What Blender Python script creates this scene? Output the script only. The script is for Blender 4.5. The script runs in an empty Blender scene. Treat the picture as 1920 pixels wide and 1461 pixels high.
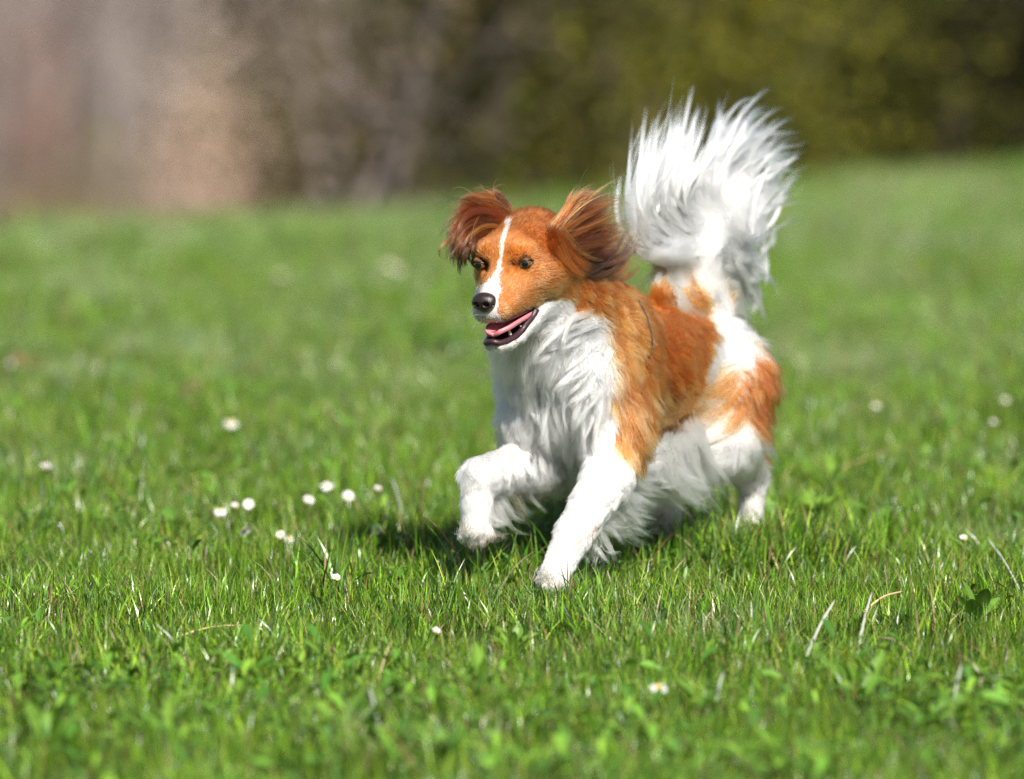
import bpy, bmesh, math, random
import numpy as np
from mathutils import Vector, Matrix, kdtree

rng = np.random.default_rng(7)
random.seed(7)
SC = bpy.context.scene
C = SC.collection

# ------------------------------------------------------------------ camera
CAM_Y, CAM_H = -7.8, 1.25
FPX = 200.0 / 36.0 * 1920.0
PITCH = math.atan(0.1246)
cam_d = bpy.data.cameras.new('camera')
cam = bpy.data.objects.new('camera', cam_d); C.objects.link(cam)
cam.location = (0, CAM_Y, CAM_H)
cam.rotation_euler = (math.pi / 2 - PITCH, 0, 0)
cam_d.lens = 200; cam_d.sensor_width = 36
cam_d.clip_start = 0.1; cam_d.clip_end = 2000
cam_d.dof.use_dof = True
cam_d.dof.focus_distance = 7.64
cam_d.dof.aperture_fstop = 2.4
cam_d.dof.aperture_blades = 0
SC.camera = cam

# ------------------------------------------------------------------ light
SUN_EL = math.radians(44)
SUN_DIR = Vector((0.34, -0.94, 0)).normalized() * math.cos(SUN_EL) + Vector((0, 0, math.sin(SUN_EL)))
w = bpy.data.worlds.new('World'); SC.world = w; w.use_nodes = True
nt = w.node_tree; nt.nodes.clear()
sky = nt.nodes.new('ShaderNodeTexSky'); sky.sky_type = 'NISHITA'; sky.sun_disc = False
sky.sun_elevation = SUN_EL
sky.sun_rotation = math.atan2(SUN_DIR.x, SUN_DIR.y)
bg = nt.nodes.new('ShaderNodeBackground'); bg.inputs[1].default_value = 0.05
wo = nt.nodes.new('ShaderNodeOutputWorld')
nt.links.new(sky.outputs[0], bg.inputs[0]); nt.links.new(bg.outputs[0], wo.inputs[0])
sun_d = bpy.data.lights.new('sun', 'SUN'); sun_d.energy = 5.0; sun_d.angle = math.radians(0.53)
sun_d.color = (1.0, 0.95, 0.87)
sun = bpy.data.objects.new('sun', sun_d); C.objects.link(sun)
sun.rotation_euler = (-SUN_DIR).to_track_quat('-Z', 'Y').to_euler()
sun.location = (3, -3, 6)
SC.view_settings.view_transform = 'Standard'
SC.view_settings.look = 'None'
SC.view_settings.exposure = 0.9
SC.view_settings.gamma = 1.0
SC.view_settings.use_curve_mapping = False
SC.render.engine = 'CYCLES'
SC.cycles.max_bounces = 14
SC.cycles.diffuse_bounces = 4
SC.cycles.glossy_bounces = 11
SC.cycles.transmission_bounces = 11
SC.cycles.transparent_max_bounces = 8
SC.cycles.use_denoising = True
SC.cycles.denoising_prefilter = 'NONE'
SC.cycles_curves.shape = 'THICK'
SC.cycles_curves.subdivisions = 2

# ------------------------------------------------------------------ helpers
def tag(o, label=None, cat=None, group=None, kind=None):
    if label: o['label'] = label
    if cat: o['category'] = cat
    if group: o['group'] = group
    if kind: o['kind'] = kind
    return o

def link(name, data, parent=None, mat=None):
    o = bpy.data.objects.new(name, data); C.objects.link(o)
    if parent: o.parent = parent
    if mat and hasattr(data, 'materials'): data.materials.append(mat)
    return o

def empty(name, loc=(0, 0, 0), rz=0.0):
    o = bpy.data.objects.new(name, None); C.objects.link(o)
    o.location = loc; o.rotation_euler = (0, 0, rz); o.empty_display_size = 0.05
    return o

def mesh_np(name, V, F, smooth=True, cols=None, colname='tint'):
    """V (n,3), F (m,k) with constant k, or list of such arrays"""
    me = bpy.data.meshes.new(name)
    Fs = F if isinstance(F, list) else [F]
    Fs = [np.asarray(f, np.int32) for f in Fs if len(f)]
    V = np.asarray(V, np.float32)
    me.vertices.add(len(V)); me.vertices.foreach_set('co', V.ravel())
    nl = sum(f.size for f in Fs); npoly = sum(len(f) for f in Fs)
    me.loops.add(nl); me.polygons.add(npoly)
    me.loops.foreach_set('vertex_index', np.concatenate([f.ravel() for f in Fs]))
    tot = np.concatenate([np.full(len(f), f.shape[1], np.int32) for f in Fs])
    start = np.concatenate([[0], np.cumsum(tot)[:-1]]).astype(np.int32)
    me.polygons.foreach_set('loop_start', start)
    me.update(calc_edges=True)
    if smooth: me.polygons.foreach_set('use_smooth', np.ones(npoly, bool))
    if cols is not None:
        at = me.attributes.new(colname, 'FLOAT_COLOR', 'POINT')
        c4 = np.ones((len(V), 4), np.float32); c4[:, :3] = cols
        at.data.foreach_set('color', c4.ravel())
    me.validate()
    return me

def project(P):
    P = np.atleast_2d(np.asarray(P, float))
    d = P - np.array([0, CAM_Y, CAM_H])
    cp, sp = math.cos(PITCH), math.sin(PITCH)
    depth = d[:, 1] * cp - d[:, 2] * sp
    up = d[:, 1] * sp + d[:, 2] * cp
    return np.stack([960 + d[:, 0] / depth * FPX, 730.5 - up / depth * FPX], 1)

def ray(u, v):
    cp, sp = math.cos(PITCH), math.sin(PITCH)
    x = (u - 960) / FPX; y = -(v - 730.5) / FPX
    return np.array([x, cp + y * sp, -sp + y * cp])
CAM = np.array([0, CAM_Y, CAM_H])

def sines(p, freq, seed, n=5):
    r = np.random.default_rng(seed)
    out = np.zeros((len(p), 3))
    for i in range(n):
        k = r.normal(size=3); k *= freq * 2 * math.pi * (0.6 + 0.9 * r.random()) / np.linalg.norm(k)
        v = r.normal(size=3); v /= np.linalg.norm(v)
        out += np.sin(p @ k + r.random() * 6.28)[:, None] * v
    return out / math.sqrt(n)

def norm(v):
    return v / np.maximum(np.linalg.norm(v, axis=-1, keepdims=True), 1e-9)

def inpoly(uv, poly):
    x, y = uv[:, 0], uv[:, 1]
    ins = np.zeros(len(uv), bool)
    n = len(poly)
    for i in range(n):
        x0, y0 = poly[i]; x1, y1 = poly[(i + 1) % n]
        if y0 == y1: continue
        c = ((y0 > y) != (y1 > y)) & (x < (x1 - x0) * (y - y0) / (y1 - y0) + x0)
        ins ^= c
    return ins

def node_mat(name):
    m = bpy.data.materials.new(name); m.use_nodes = True
    t = m.node_tree; t.nodes.clear()
    out = t.nodes.new('ShaderNodeOutputMaterial')
    return m, t, out

def principled(name, col, rough=0.5, noise=0.0, scale=20.0, spec=0.5, coat=0.0, sss=0.0):
    m, t, out = node_mat(name)
    b = t.nodes.new('ShaderNodeBsdfPrincipled')
    b.inputs['Base Color'].default_value = (*col, 1)
    b.inputs['Roughness'].default_value = rough
    b.inputs['Specular IOR Level'].default_value = spec
    b.inputs['Coat Weight'].default_value = coat
    b.inputs['Coat Roughness'].default_value = 0.05
    if sss:
        b.inputs['Subsurface Weight'].default_value = sss
        b.inputs['Subsurface Scale'].default_value = 0.004
    if noise:
        tc = t.nodes.new('ShaderNodeTexCoord')
        n = t.nodes.new('ShaderNodeTexNoise'); n.inputs['Scale'].default_value = scale; n.inputs['Detail'].default_value = 6
        r = t.nodes.new('ShaderNodeMapRange'); r.inputs[3].default_value = 1 - noise; r.inputs[4].default_value = 1 + noise
        mx = t.nodes.new('ShaderNodeMix'); mx.data_type = 'RGBA'; mx.blend_type = 'MULTIPLY'; mx.inputs[0].default_value = 1
        mx.inputs[6].default_value = (*col, 1)
        t.links.new(tc.outputs['Object'], n.inputs['Vector']); t.links.new(n.outputs[0], r.inputs[0])
        t.links.new(r.outputs[0], mx.inputs[7]); t.links.new(mx.outputs[2], b.inputs['Base Color'])
        bp = t.nodes.new('ShaderNodeBump'); bp.inputs['Strength'].default_value = 0.35; bp.inputs['Distance'].default_value = 0.002
        t.links.new(n.outputs[0], bp.inputs['Height']); t.links.new(bp.outputs[0], b.inputs['Normal'])
    t.links.new(b.outputs[0], out.inputs[0])
    return m

def leaf_mat(name, attr='tint', trans=0.35, rough=0.45, spec=0.4, rand=0.25):
    m, t, out = node_mat(name)
    at = t.nodes.new('ShaderNodeAttribute'); at.attribute_name = attr
    oi = t.nodes.new('ShaderNodeObjectInfo')
    r = t.nodes.new('ShaderNodeMapRange'); r.inputs[3].default_value = 1 - rand; r.inputs[4].default_value = 1 + rand
    mx = t.nodes.new('ShaderNodeMix'); mx.data_type = 'RGBA'; mx.blend_type = 'MULTIPLY'; mx.inputs[0].default_value = 1
    t.links.new(oi.outputs['Random'], r.inputs[0])
    t.links.new(at.outputs['Color'], mx.inputs[6]); t.links.new(r.outputs[0], mx.inputs[7])
    b = t.nodes.new('ShaderNodeBsdfPrincipled'); b.inputs['Roughness'].default_value = rough
    b.inputs['Specular IOR Level'].default_value = spec
    tr = t.nodes.new('ShaderNodeBsdfTranslucent')
    ms = t.nodes.new('ShaderNodeMixShader'); ms.inputs[0].default_value = trans
    t.links.new(mx.outputs[2], b.inputs['Base Color'])
    hs = t.nodes.new('ShaderNodeMix'); hs.data_type = 'RGBA'; hs.blend_type = 'MULTIPLY'; hs.inputs[0].default_value = 1
    hs.inputs[7].default_value = (1.25, 1.2, 0.6, 1)
    t.links.new(mx.outputs[2], hs.inputs[6]); t.links.new(hs.outputs[2], tr.inputs[0])
    t.links.new(b.outputs[0], ms.inputs[1]); t.links.new(tr.outputs[0], ms.inputs[2])
    t.links.new(ms.outputs[0], out.inputs[0])
    return m

# ------------------------------------------------------------------ terrain
def softplus(x, s):
    return s * np.logaddexp(0, np.asarray(x, float) / s)

def crest(x):
    return 8.45 + 1.05 * np.clip(x, -4, 4)

def gz(x, y):
    x = np.asarray(x, float); y = np.asarray(y, float)
    z = -0.034 * softplus(y - 1.5, 0.5)
    z = z - 0.13 * softplus(y - crest(x) - 0.5, 0.7) + 0.27 * softplus(y - 62, 4.0)
    far = np.clip((y - 1.2) / 4, 0, 1)
    z = z + far * 0.012 * (np.sin(x * 1.7 + 0.6 * y) + np.sin(y * 1.3 - x * 0.8 + 1))
    return z

def ground_at(u, v):
    d = ray(u, v)
    t = 5.0
    for _ in range(4000):
        p = CAM + d * t
        if p[2] <= gz(p[0], p[1]): break
        t += 0.004
    return p
# ------------------------------------------------------------------ ground sheet
def make_ground():
    xs = np.concatenate([[-260, -160, -100, -60, -35, -20, -12], np.arange(-8, 8.01, 0.25), [12, 20, 35, 60, 100, 160, 260]])
    ys = np.concatenate([[-60, -30, -14], np.arange(-9, 14.01, 0.25), np.arange(15, 80, 2.5), [85, 95, 110, 130, 160, 200, 260, 340]])
    X, Y = np.meshgrid(xs, ys)
    V = np.stack([X.ravel(), Y.ravel(), gz(X, Y).ravel()], 1)
    nx, ny = len(xs), len(ys)
    i = np.arange((nx) * (ny)).reshape(ny, nx)
    F = np.stack([i[:-1, :-1].ravel(), i[:-1, 1:].ravel(), i[1:, 1:].ravel(), i[1:, :-1].ravel()], 1)
    m, t, out = node_mat('soil_and_leaf_litter')
    tc = t.nodes.new('ShaderNodeTexCoord')
    sep = t.nodes.new('ShaderNodeSeparateXYZ'); t.links.new(tc.outputs['Object'], sep.inputs[0])
    n1 = t.nodes.new('ShaderNodeTexNoise'); n1.inputs['Scale'].default_value = 9; n1.inputs['Detail'].default_value = 8
    n2 = t.nodes.new('ShaderNodeTexNoise'); n2.inputs['Scale'].default_value = 0.8; n2.inputs['Detail'].default_value = 5
    for n in (n1, n2): t.links.new(tc.outputs['Object'], n.inputs['Vector'])
    c1 = t.nodes.new('ShaderNodeValToRGB')
    c1.color_ramp.elements[0].color = (0.018, 0.022, 0.008, 1); c1.color_ramp.elements[1].color = (0.06, 0.085, 0.02, 1)
    c2 = t.nodes.new('ShaderNodeValToRGB')
    c2.color_ramp.elements[0].color = (0.10, 0.085, 0.07, 1); c2.color_ramp.elements[1].color = (0.25, 0.21, 0.18, 1)
    t.links.new(n1.outputs[0], c1.inputs[0]); t.links.new(n2.outputs[0], c2.inputs[0])
    mr = t.nodes.new('ShaderNodeMapRange'); mr.inputs[1].default_value = 16; mr.inputs[2].default_value = 26
    t.links.new(sep.outputs[1], mr.inputs[0])
    mx = t.nodes.new('ShaderNodeMix'); mx.data_type = 'RGBA'
    t.links.new(mr.outputs[0], mx.inputs[0]); t.links.new(c1.outputs[0], mx.inputs[6]); t.links.new(c2.outputs[0], mx.inputs[7])
    b = t.nodes.new('ShaderNodeBsdfPrincipled'); b.inputs['Roughness'].default_value = 0.95; b.inputs['Specular IOR Level'].default_value = 0.1
    bp = t.nodes.new('ShaderNodeBump'); bp.inputs['Distance'].default_value = 0.02
    t.links.new(n1.outputs[0], bp.inputs['Height']); t.links.new(bp.outputs[0], b.inputs['Normal'])
    t.links.new(mx.outputs[2], b.inputs['Base Color']); t.links.new(b.outputs[0], out.inputs[0])
    o = link('ground', mesh_np('ground', V, F), None, m)
    tag(o, kind='structure')
make_ground()

# ------------------------------------------------------------------ grass
GREENS = np.array([[0.074, 0.195, 0.008], [0.116, 0.260, 0.011], [0.178, 0.33, 0.019], [0.034, 0.115, 0.010], [0.12, 0.24, 0.048], [0.25, 0.37, 0.032]])
STRAW = np.array([[0.42, 0.34, 0.20], [0.33, 0.24, 0.13], [0.30, 0.16, 0.08]])
PALE = np.array([0.30, 0.36, 0.25])

def blades(n, size, hmin, hmax, wmin, wmax, seed, straw=0.05, lean=0.5, segs=3, round_area=False, dry=0.0):
    r = np.random.default_rng(seed)
    bx = (r.random((n, 2)) - 0.5) * size
    if round_area:
        a = r.random(n) * 6.283; q = np.sqrt(r.random(n)) * size / 2
        bx = np.stack([np.cos(a) * q, np.sin(a) * q], 1)
    h = hmin + (hmax - hmin) * r.random(n) ** 1.6
    wd = wmin + (wmax - wmin) * r.random(n)
    az = r.random(n) * 6.283
    ln = lean * (0.15 + r.random(n)) * 0.9
    face = az + math.pi / 2 + r.normal(size=n) * 0.7
    tw = r.normal(size=n) * 0.6
    rows = []
    for k in range(segs + 1):
        s = k / segs
        out_ = h * ln * s ** 1.7
        zz = h * (s - 0.28 * ln * s ** 2.2) - 0.004
        cx = bx[:, 0] + np.cos(az) * out_; cy = bx[:, 1] + np.sin(az) * out_
        ww = wd * (1 - s ** 2.2) * 0.5 * (0.75 + 0.6 * s)
        fa = face + tw * s
        if k < segs:
            rows.append(np.stack([cx - np.cos(fa) * ww, cy - np.sin(fa) * ww, zz], 1))
            rows.append(np.stack([cx + np.cos(fa) * ww, cy + np.sin(fa) * ww, zz], 1))
        else:
            rows.append(np.stack([cx, cy, zz], 1))
    nv = 2 * segs + 1
    V = np.stack(rows, 1).reshape(-1, 3)
    base = np.arange(n)[:, None] * nv
    Q = np.concatenate([base + np.array([2 * k, 2 * k + 1, 2 * k + 3, 2 * k + 2]) for k in range(segs - 1)])
    T = base + np.array([2 * segs - 2, 2 * segs - 1, 2 * segs])
    col = GREENS[r.integers(0, len(GREENS), n)] * (0.30 + 1.25 * r.random((n, 1)) ** 1.5)
    col = col * (1 - dry) + dry * np.array([.22, .29, .16]) * (.6 + .8 * r.random((n, 1)))  # dry paints the far field's sky sheen and haze into the blade colour
    st = r.random(n) < straw
    col[st] = STRAW[r.integers(0, 3, st.sum())] * (0.6 + 0.6 * r.random((st.sum(), 1)))
    cc = np.repeat(col[:, None, :], nv, 1)
    # paler dry tip on some, yellowish sheath at base
    tip = (r.random(n) < 0.3)[:, None]
    cc[:, -1, :] = np.where(tip, 0.5 * cc[:, -1, :] + 0.5 * np.array([0.28, 0.25, 0.12]), cc[:, -1, :])
    return V, Q, T, cc.reshape(-1, 3)

def leaflets(n, size, seed, lmin, lmax, ratio=0.35, hgt=0.03):
    """small broad leaves lying among the blades (clover, dandelion tips)"""
    r = np.random.default_rng(seed)
    V = []; Q = []; cols = []
    for i in range(n):
        c = np.array([(r.random() - .5) * size, (r.random() - .5) * size, 0.008 + r.random() * hgt])
        L = lmin + (lmax - lmin) * r.random(); W = L * ratio * (0.8 + 0.5 * r.random())
        az = r.random() * 6.283; tilt = 0.1 + r.random() * 0.9
        d = np.array([math.cos(az) * math.cos(tilt), math.sin(az) * math.cos(tilt), math.sin(tilt)])
        s = np.array([-math.sin(az), math.cos(az), r.normal() * 0.25])
        up = np.cross(d, s)
        b0 = len(V)
        for (t, wk) in ((0, .15), (.3, .8), (.65, 1.0), (.9, .55), (1, .05)):
            dr = -0.25 * L * t * t
            mid = c + d * L * t + np.array([0, 0, dr])
            V += [mid - s * W * wk * .5 + up * W * .12 * wk, mid - up * W * 0.1 * wk, mid + s * W * wk * .5 + up * W * .12 * wk]
        for k in range(4):
            a = b0 + 3 * k
            Q += [[a, a + 1, a + 4, a + 3], [a + 1, a + 2, a + 5, a + 4]]
        col = np.array([[0.10, 0.22, 0.025], [0.15, 0.28, 0.03], [0.06, 0.16, 0.02]][r.integers(0, 3)]) * (0.75 + .5 * r.random())
        cols += [col] * 15
    return np.array(V), np.array(Q), np.array(cols)

MAT_GRASS = leaf_mat('grass_blade', trans=0.17, rough=0.30, spec=0.42, rand=0.22)
def tuft_object(k, kind):
    if kind == 'lawn':
        V, Q, T, c = blades(270, 0.17, 0.018, 0.060, 0.0012, 0.0030, 100 + k, straw=0.06, lean=0.75)
    elif kind == 'fine':
        V, Q, T, c = blades(430, 0.17, 0.015, 0.060, 0.0007, 0.0017, 200 + k, straw=0.08, lean=0.5)
    elif kind == 'tall':
        V, Q, T, c = blades(46, 0.12, 0.05, 0.10, 0.0016, 0.0038, 300 + k, straw=0.10, lean=0.65, segs=4, round_area=True)
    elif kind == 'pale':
        V, Q, T, c = blades(270, 0.17, 0.018, 0.058, 0.0011, 0.0026, 600 + k, straw=0.12, lean=0.75, dry=.58)  # far-field tuft: more straw, blades paled in colour to imitate sky sheen
    else:
        V, Q, T, c = blades(150, 0.16, 0.018, 0.05, 0.001, 0.0022, 400 + k, straw=0.04, lean=0.8)
        V2, Q2, c2 = leaflets(17, 0.15, 500 + k, 0.016, 0.036, ratio=.27)
        Q = [Q, Q2 + len(V)]; V = np.concatenate([V, V2]); c = np.concatenate([c, c2])
        Q = np.concatenate(Q)
    me = mesh_np('grass_tuft', V, [Q, T], True, c)
    me.materials.append(MAT_GRASS)
    return bpy.data.objects.new('grass_tuft', me)

def make_grass():
    col = bpy.data.collections.new('tufts')
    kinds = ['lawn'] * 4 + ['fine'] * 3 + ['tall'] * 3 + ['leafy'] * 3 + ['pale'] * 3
    for i, k in enumerate(kinds):
        o = tuft_object(i, k); o.name = 'tuft_%02d' % i; col.objects.link(o)
    r = np.random.default_rng(5)
    P = []; S = []; R = []; I = []
    def band(y0, y1, x0, x1, dens, smin, smax, probs):
        n = int(dens * (y1 - y0) * (x1 - x0))
        y = y0 + r.random(n) * (y1 - y0); x = x0 + r.random(n) * (x1 - x0)
        half = (y + 7.8) * 0.0925 + 0.75
        k = np.abs(x) < half + 0.6 * (y > 3)
        x, y = x[k], y[k]; n = len(x)
        # patchiness: taller and leafier in places
        f = sines(np.stack([x, y, 0 * x], 1), 1.6, 3)[:, 0]
        s = smin + (smax - smin) * r.random(n)
        s *= 1 + 0.22 * np.clip(f, -1, 1)
        rr = r.random(n); cls = np.searchsorted(np.cumsum(probs), rr)
        cls = np.clip(cls, 0, 4)
        leafy = (f > 0.7) & (r.random(n) < 0.25); cls[leafy] = 3
        near_ = (y < -.75) & (r.random(n) < .42); cls[near_] = 3
        lo = np.array([0, 4, 7, 10, 13]); cnt = np.array([4, 3, 3, 3, 3])
        idx = lo[cls] + r.integers(0, 100, n) % cnt[cls]
        P.append(np.stack([x, y, gz(x, y)], 1)); S.append(s); R.append(r.random(n) * 6.283); I.append(idx)
    pr = [0.30, 0.52, 0.09, 0.06, .03]
    band(-2.2, 2.4, -1.8, 1.8, 150, 0.85, 1.2, pr)
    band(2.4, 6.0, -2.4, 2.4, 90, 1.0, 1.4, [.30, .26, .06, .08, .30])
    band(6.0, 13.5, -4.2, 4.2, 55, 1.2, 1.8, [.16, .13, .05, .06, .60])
    for (fx, fy, rr_) in ((.345, .30, .15), (.36, .22, .14)):
        n = 26; x = fx + r.normal(size=n) * rr_ * .5; y = fy - .06 + r.normal(size=n) * rr_ * .35
        P.append(np.stack([x, y, gz(x, y)], 1)); S.append(.75 + .35 * r.random(n)); R.append(r.random(n) * 6.283); I.append(7 + r.integers(0, 3, n))
    P = np.concatenate(P); S = np.concatenate(S); R = np.concatenate(R); I = np.concatenate(I)
    me = bpy.data.meshes.new('grass'); me.vertices.add(len(P)); me.vertices.foreach_set('co', P.astype(np.float32).ravel())
    for nm, arr, ty in (('s', S, 'FLOAT'), ('r', R, 'FLOAT'), ('i', I, 'INT')):
        a = me.attributes.new(nm, ty, 'POINT'); a.data.foreach_set('value', arr.astype(np.int32 if ty == 'INT' else np.float32))
    o = link('grass', me); tag(o, 'short bright green meadow grass with clover and dry straws', 'grass', kind='stuff')
    ng = bpy.data.node_groups.new('scatter_tufts', 'GeometryNodeTree')
    ng.interface.new_socket('Geometry', in_out='INPUT', socket_type='NodeSocketGeometry')
    ng.interface.new_socket('Geometry', in_out='OUTPUT', socket_type='NodeSocketGeometry')
    N = ng.nodes; Lk = ng.links.new
    gi = N.new('NodeGroupInput'); go = N.new('NodeGroupOutput')
    ci = N.new('GeometryNodeCollectionInfo'); ci.inputs['Collection'].default_value = col
    ci.inputs['Separate Children'].default_value = True; ci.inputs['Reset Children'].default_value = True
    iop = N.new('GeometryNodeInstanceOnPoints'); iop.inputs['Pick Instance'].default_value = True
    def attr(nm, ty):
        a = N.new('GeometryNodeInputNamedAttribute'); a.data_type = ty; a.inputs['Name'].default_value = nm; return a.outputs['Attribute']
    cx = N.new('ShaderNodeCombineXYZ'); Lk(attr('r', 'FLOAT'), cx.inputs[2])
    Lk(gi.outputs[0], iop.inputs['Points']); Lk(ci.outputs[0], iop.inputs['Instance']); Lk(attr('i', 'INT'), iop.inputs['Instance Index'])
    Lk(cx.outputs[0], iop.inputs['Rotation'])
    sv = N.new('ShaderNodeCombineXYZ'); sa = attr('s', 'FLOAT')
    for k in range(3): Lk(sa, sv.inputs[k])
    Lk(sv.outputs[0], iop.inputs['Scale']); Lk(iop.outputs[0], go.inputs[0])
    md = o.modifiers.new('scatter', 'NODES'); md.node_group = ng
make_grass()
# ------------------------------------------------------------------ the dog: frames
TH = math.radians(30)
DOG_O = np.array([0.173, 0.15, 0.0])
AX = np.array([-math.sin(TH), -math.cos(TH), 0.0])     # forward (local x)
AY = np.array([math.cos(TH), -math.sin(TH), 0.0])      # dog's left (local y)
AZ = np.array([0, 0, 1.0])
DM = np.stack([AX, AY, AZ])                            # rows: local axes in world

def to_local(P): return (np.asarray(P, float) - DOG_O) @ DM.T
def to_world(L): return DOG_O + np.asarray(L, float) @ DM
def pix(L): return project(to_world(np.atleast_2d(L)))

CAM_L = to_local(CAM)
def D(u, v, b=0.0):
    """point of the plane y=b (dog's own frame) seen at photo pixel u, v"""
    d = DM @ ray(u, v)
    t = (b - CAM_L[1]) / d[1]
    return CAM_L + d * t

# head frame: f forward, l dog's left, t top
HO = D(973, 480, 0.0)
yaw, pit, rol = math.radians(3), math.radians(15), math.radians(4)
HF = np.array([math.cos(pit) * math.cos(yaw), math.cos(pit) * math.sin(yaw), -math.sin(pit)])
HL = np.array([-math.sin(yaw), math.cos(yaw), 0.0])
HT = np.cross(HF, HL)
HL, HT = HL * math.cos(rol) + HT * math.sin(rol), HT * math.cos(rol) - HL * math.sin(rol)
HM = np.stack([HF, HL, HT])
def H(f, l, t): return HO + np.array([f, l, t]) @ HM
def to_head(P): return (np.asarray(P) - HO) @ HM.T
CAM_H_ = HM @ (CAM_L - HO)
def HU(u, v, l):
    """head coordinates of the point on plane l seen at pixel u, v"""
    d = HM @ (DM @ ray(u, v)); t = (l - CAM_H_[1]) / d[1]
    return CAM_H_ + d * t
def HP(u, v, l): return HO + HU(u, v, l) @ HM

# ------------------------------------------------------------------ distance functions
def sd_rc(P, a, b, r1, r2, sc=None):
    ba = b - a; l2 = ba @ ba; rr = r1 - r2; a2 = l2 - rr * rr; il2 = 1.0 / l2
    pa = P - a; y = pa @ ba; z = y - l2
    x2 = ((pa * l2 - y[..., None] * ba) ** 2).sum(-1)
    y2 = y * y * l2; z2 = z * z * l2
    k = np.sign(rr) * rr * rr * x2
    d = (np.sqrt(x2 * a2 * il2) + y * rr) * il2 - r1
    m1 = np.sign(z) * a2 * z2 > k
    m2 = np.sign(y) * a2 * y2 < k
    d = np.where(m2, np.sqrt(x2 + y2) * il2 - r1, d)
    d = np.where(m1, np.sqrt(x2 + z2) * il2 - r2, d)
    return d

def sd_el(P, c, r, R=None):
    q = P - c
    if R is not None: q = q @ R.T
    k0 = np.sqrt(((q / r) ** 2).sum(-1)) + 1e-9
    k1 = np.sqrt(((q / (r * r)) ** 2).sum(-1)) + 1e-9
    return k0 * (k0 - 1) / k1

PR = []
def rc(tagn, a, b, r1, r2, k=0.02, flow=None, L=0.02, lift=0.35, sub=False):
    a = np.asarray(a, float); b = np.asarray(b, float)
    fl = norm((b - a)) if flow is None else norm(np.asarray(flow, float))
    PR.append(dict(t=tagn, kind='rc', a=a, b=b, r1=r1, r2=r2, k=k, flow=fl, L=L, lift=lift, sub=sub))
def el(tagn, c, r, k=0.02, flow=(-1, 0, -.3), L=0.02, lift=0.35, R=None, sub=False):
    PR.append(dict(t=tagn, kind='el', c=np.asarray(c, float), r=np.asarray(r, float), R=R, k=k, flow=norm(np.asarray(flow, float)), L=L, lift=lift, sub=sub))
def pd(p, P):
    return sd_rc(P, p['a'], p['b'], p['r1'], p['r2']) if p['kind'] == 'rc' else sd_el(P, p['c'], p['r'], p['R'])
def pbox(p):
    if p['kind'] == 'rc':
        lo = np.minimum(p['a'] - p['r1'], p['b'] - p['r2']); hi = np.maximum(p['a'] + p['r1'], p['b'] + p['r2'])
    else:
        m = max(p['r']) if p['R'] is not None else p['r']
        lo = p['c'] - m; hi = p['c'] + m
    return lo, hi

# torso
el('body', (.075, 0, .298), (.165, .080, .105), .03, (-1, 0, -.30), .026, .30)
rc('body', (-.02, 0, .300), (-.17, 0, .285), .078, .070, .03, (-1, 0, -.45), .026, .28)
el('body', (-.20, 0, .278), (.080, .070, .075), .03, (-1, 0, -.6), .026, .28)
for s in (1, -1):
    el('body', (.125, .050 * s - (.012 if s < 0 else 0), .300), (.058, .038, .088), .03, (-.55, .1 * s, -1), .032, .30)
    el('body', (-.19, .045 * s, .245), (.068, .040, .078), .03, (-.45, .1 * s, -1), .034, .32)
el('body', (.165, -.004, .285), (.060, .076, .090), .03, (.10, -.1, -1), .044, .60)
rc('neck', (.12, 0, .352), (.245, 0, .435), .078, .060, .03, (-.85, 0, -.45), .034, .38)
rc('throat', (.185, -.012, .315), (.275, -.010, .390), .074, .048, .03, (-.10, -.15, -1), .050, .62)

# legs: near front (dog's left), reaching
SL, EL_, WL, PL = D(1160, 800, .058), D(1140, 893, .072), D(1077, 1000, .068), D(1042, 1072, .064)
rc('body', SL, EL_, .040, .030, .035, (-.3,.05,-1), .026, .30)
rc('leg', EL_, WL, .033, .0235, .012, None, .018, .28)
rc('leg', WL, PL, .0235, .0200, .010, None, .014, .25)
PTL = D(1034, 1092, .063)
# far front (dog's right), wrist bent
SR, ER, WR, PRR = D(990, 790, -.054), D(1000, 872, -.060), D(897, 890, -.062), D(892, 990, -.060)
rc('body', SR, ER, .042, .036, .035, (-.2,-.05,-1), .024, .30)
rc('leg', ER, WR, .039, .0200, .02, (.1, 0, -1), .020, .28)
rc('leg', WR, PRR, .0220, .0195, .010, None, .015, .25)
PTR = D(893, 1006, -.058)
CLAWS = []
def paw(P0, P1, side, R_):
    """four toes spread round the end of the foot"""
    ax = norm(P1 - P0); s = norm(np.cross(ax, np.array([.25, 0, 1.0]))); n = np.cross(s, ax)
    for k, x in enumerate((-.0150, -.0055, .0055, .0150)):
        q = P1 + s * x + ax * (.004 if k in (1, 2) else -.003) + n * -.002
        CLAWS.append((q + ax * .006 + n * .003, ax))
        rc('paw', P0 + s * x * .6, q, .0115, .0098, .004, None, .006, .30)
paw(PL, PTL, 1, 1); paw(PRR, PTR, -1, 1)
# hind near (left): extended behind
HKL = D(1412, 895, .066); HFL = D(1408, 986, .066)
rc('body', (-.185, .052, .255), (-.155, .066, .178), .062, .044, .025, (-.4, .1, -1), .034, .32)
rc('leg', (-.155, .066, .178), HKL, .040, .021, .018, (-.5, 0, -1), .030, .32)
rc('leg', HKL, HFL, .0195, .0155, .012, None, .010, .22)
rc('paw', HFL, HFL + np.array([.022, 0, -.012]), .0165, .014, .01, (1, 0, -.5), .008, .25)
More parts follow.
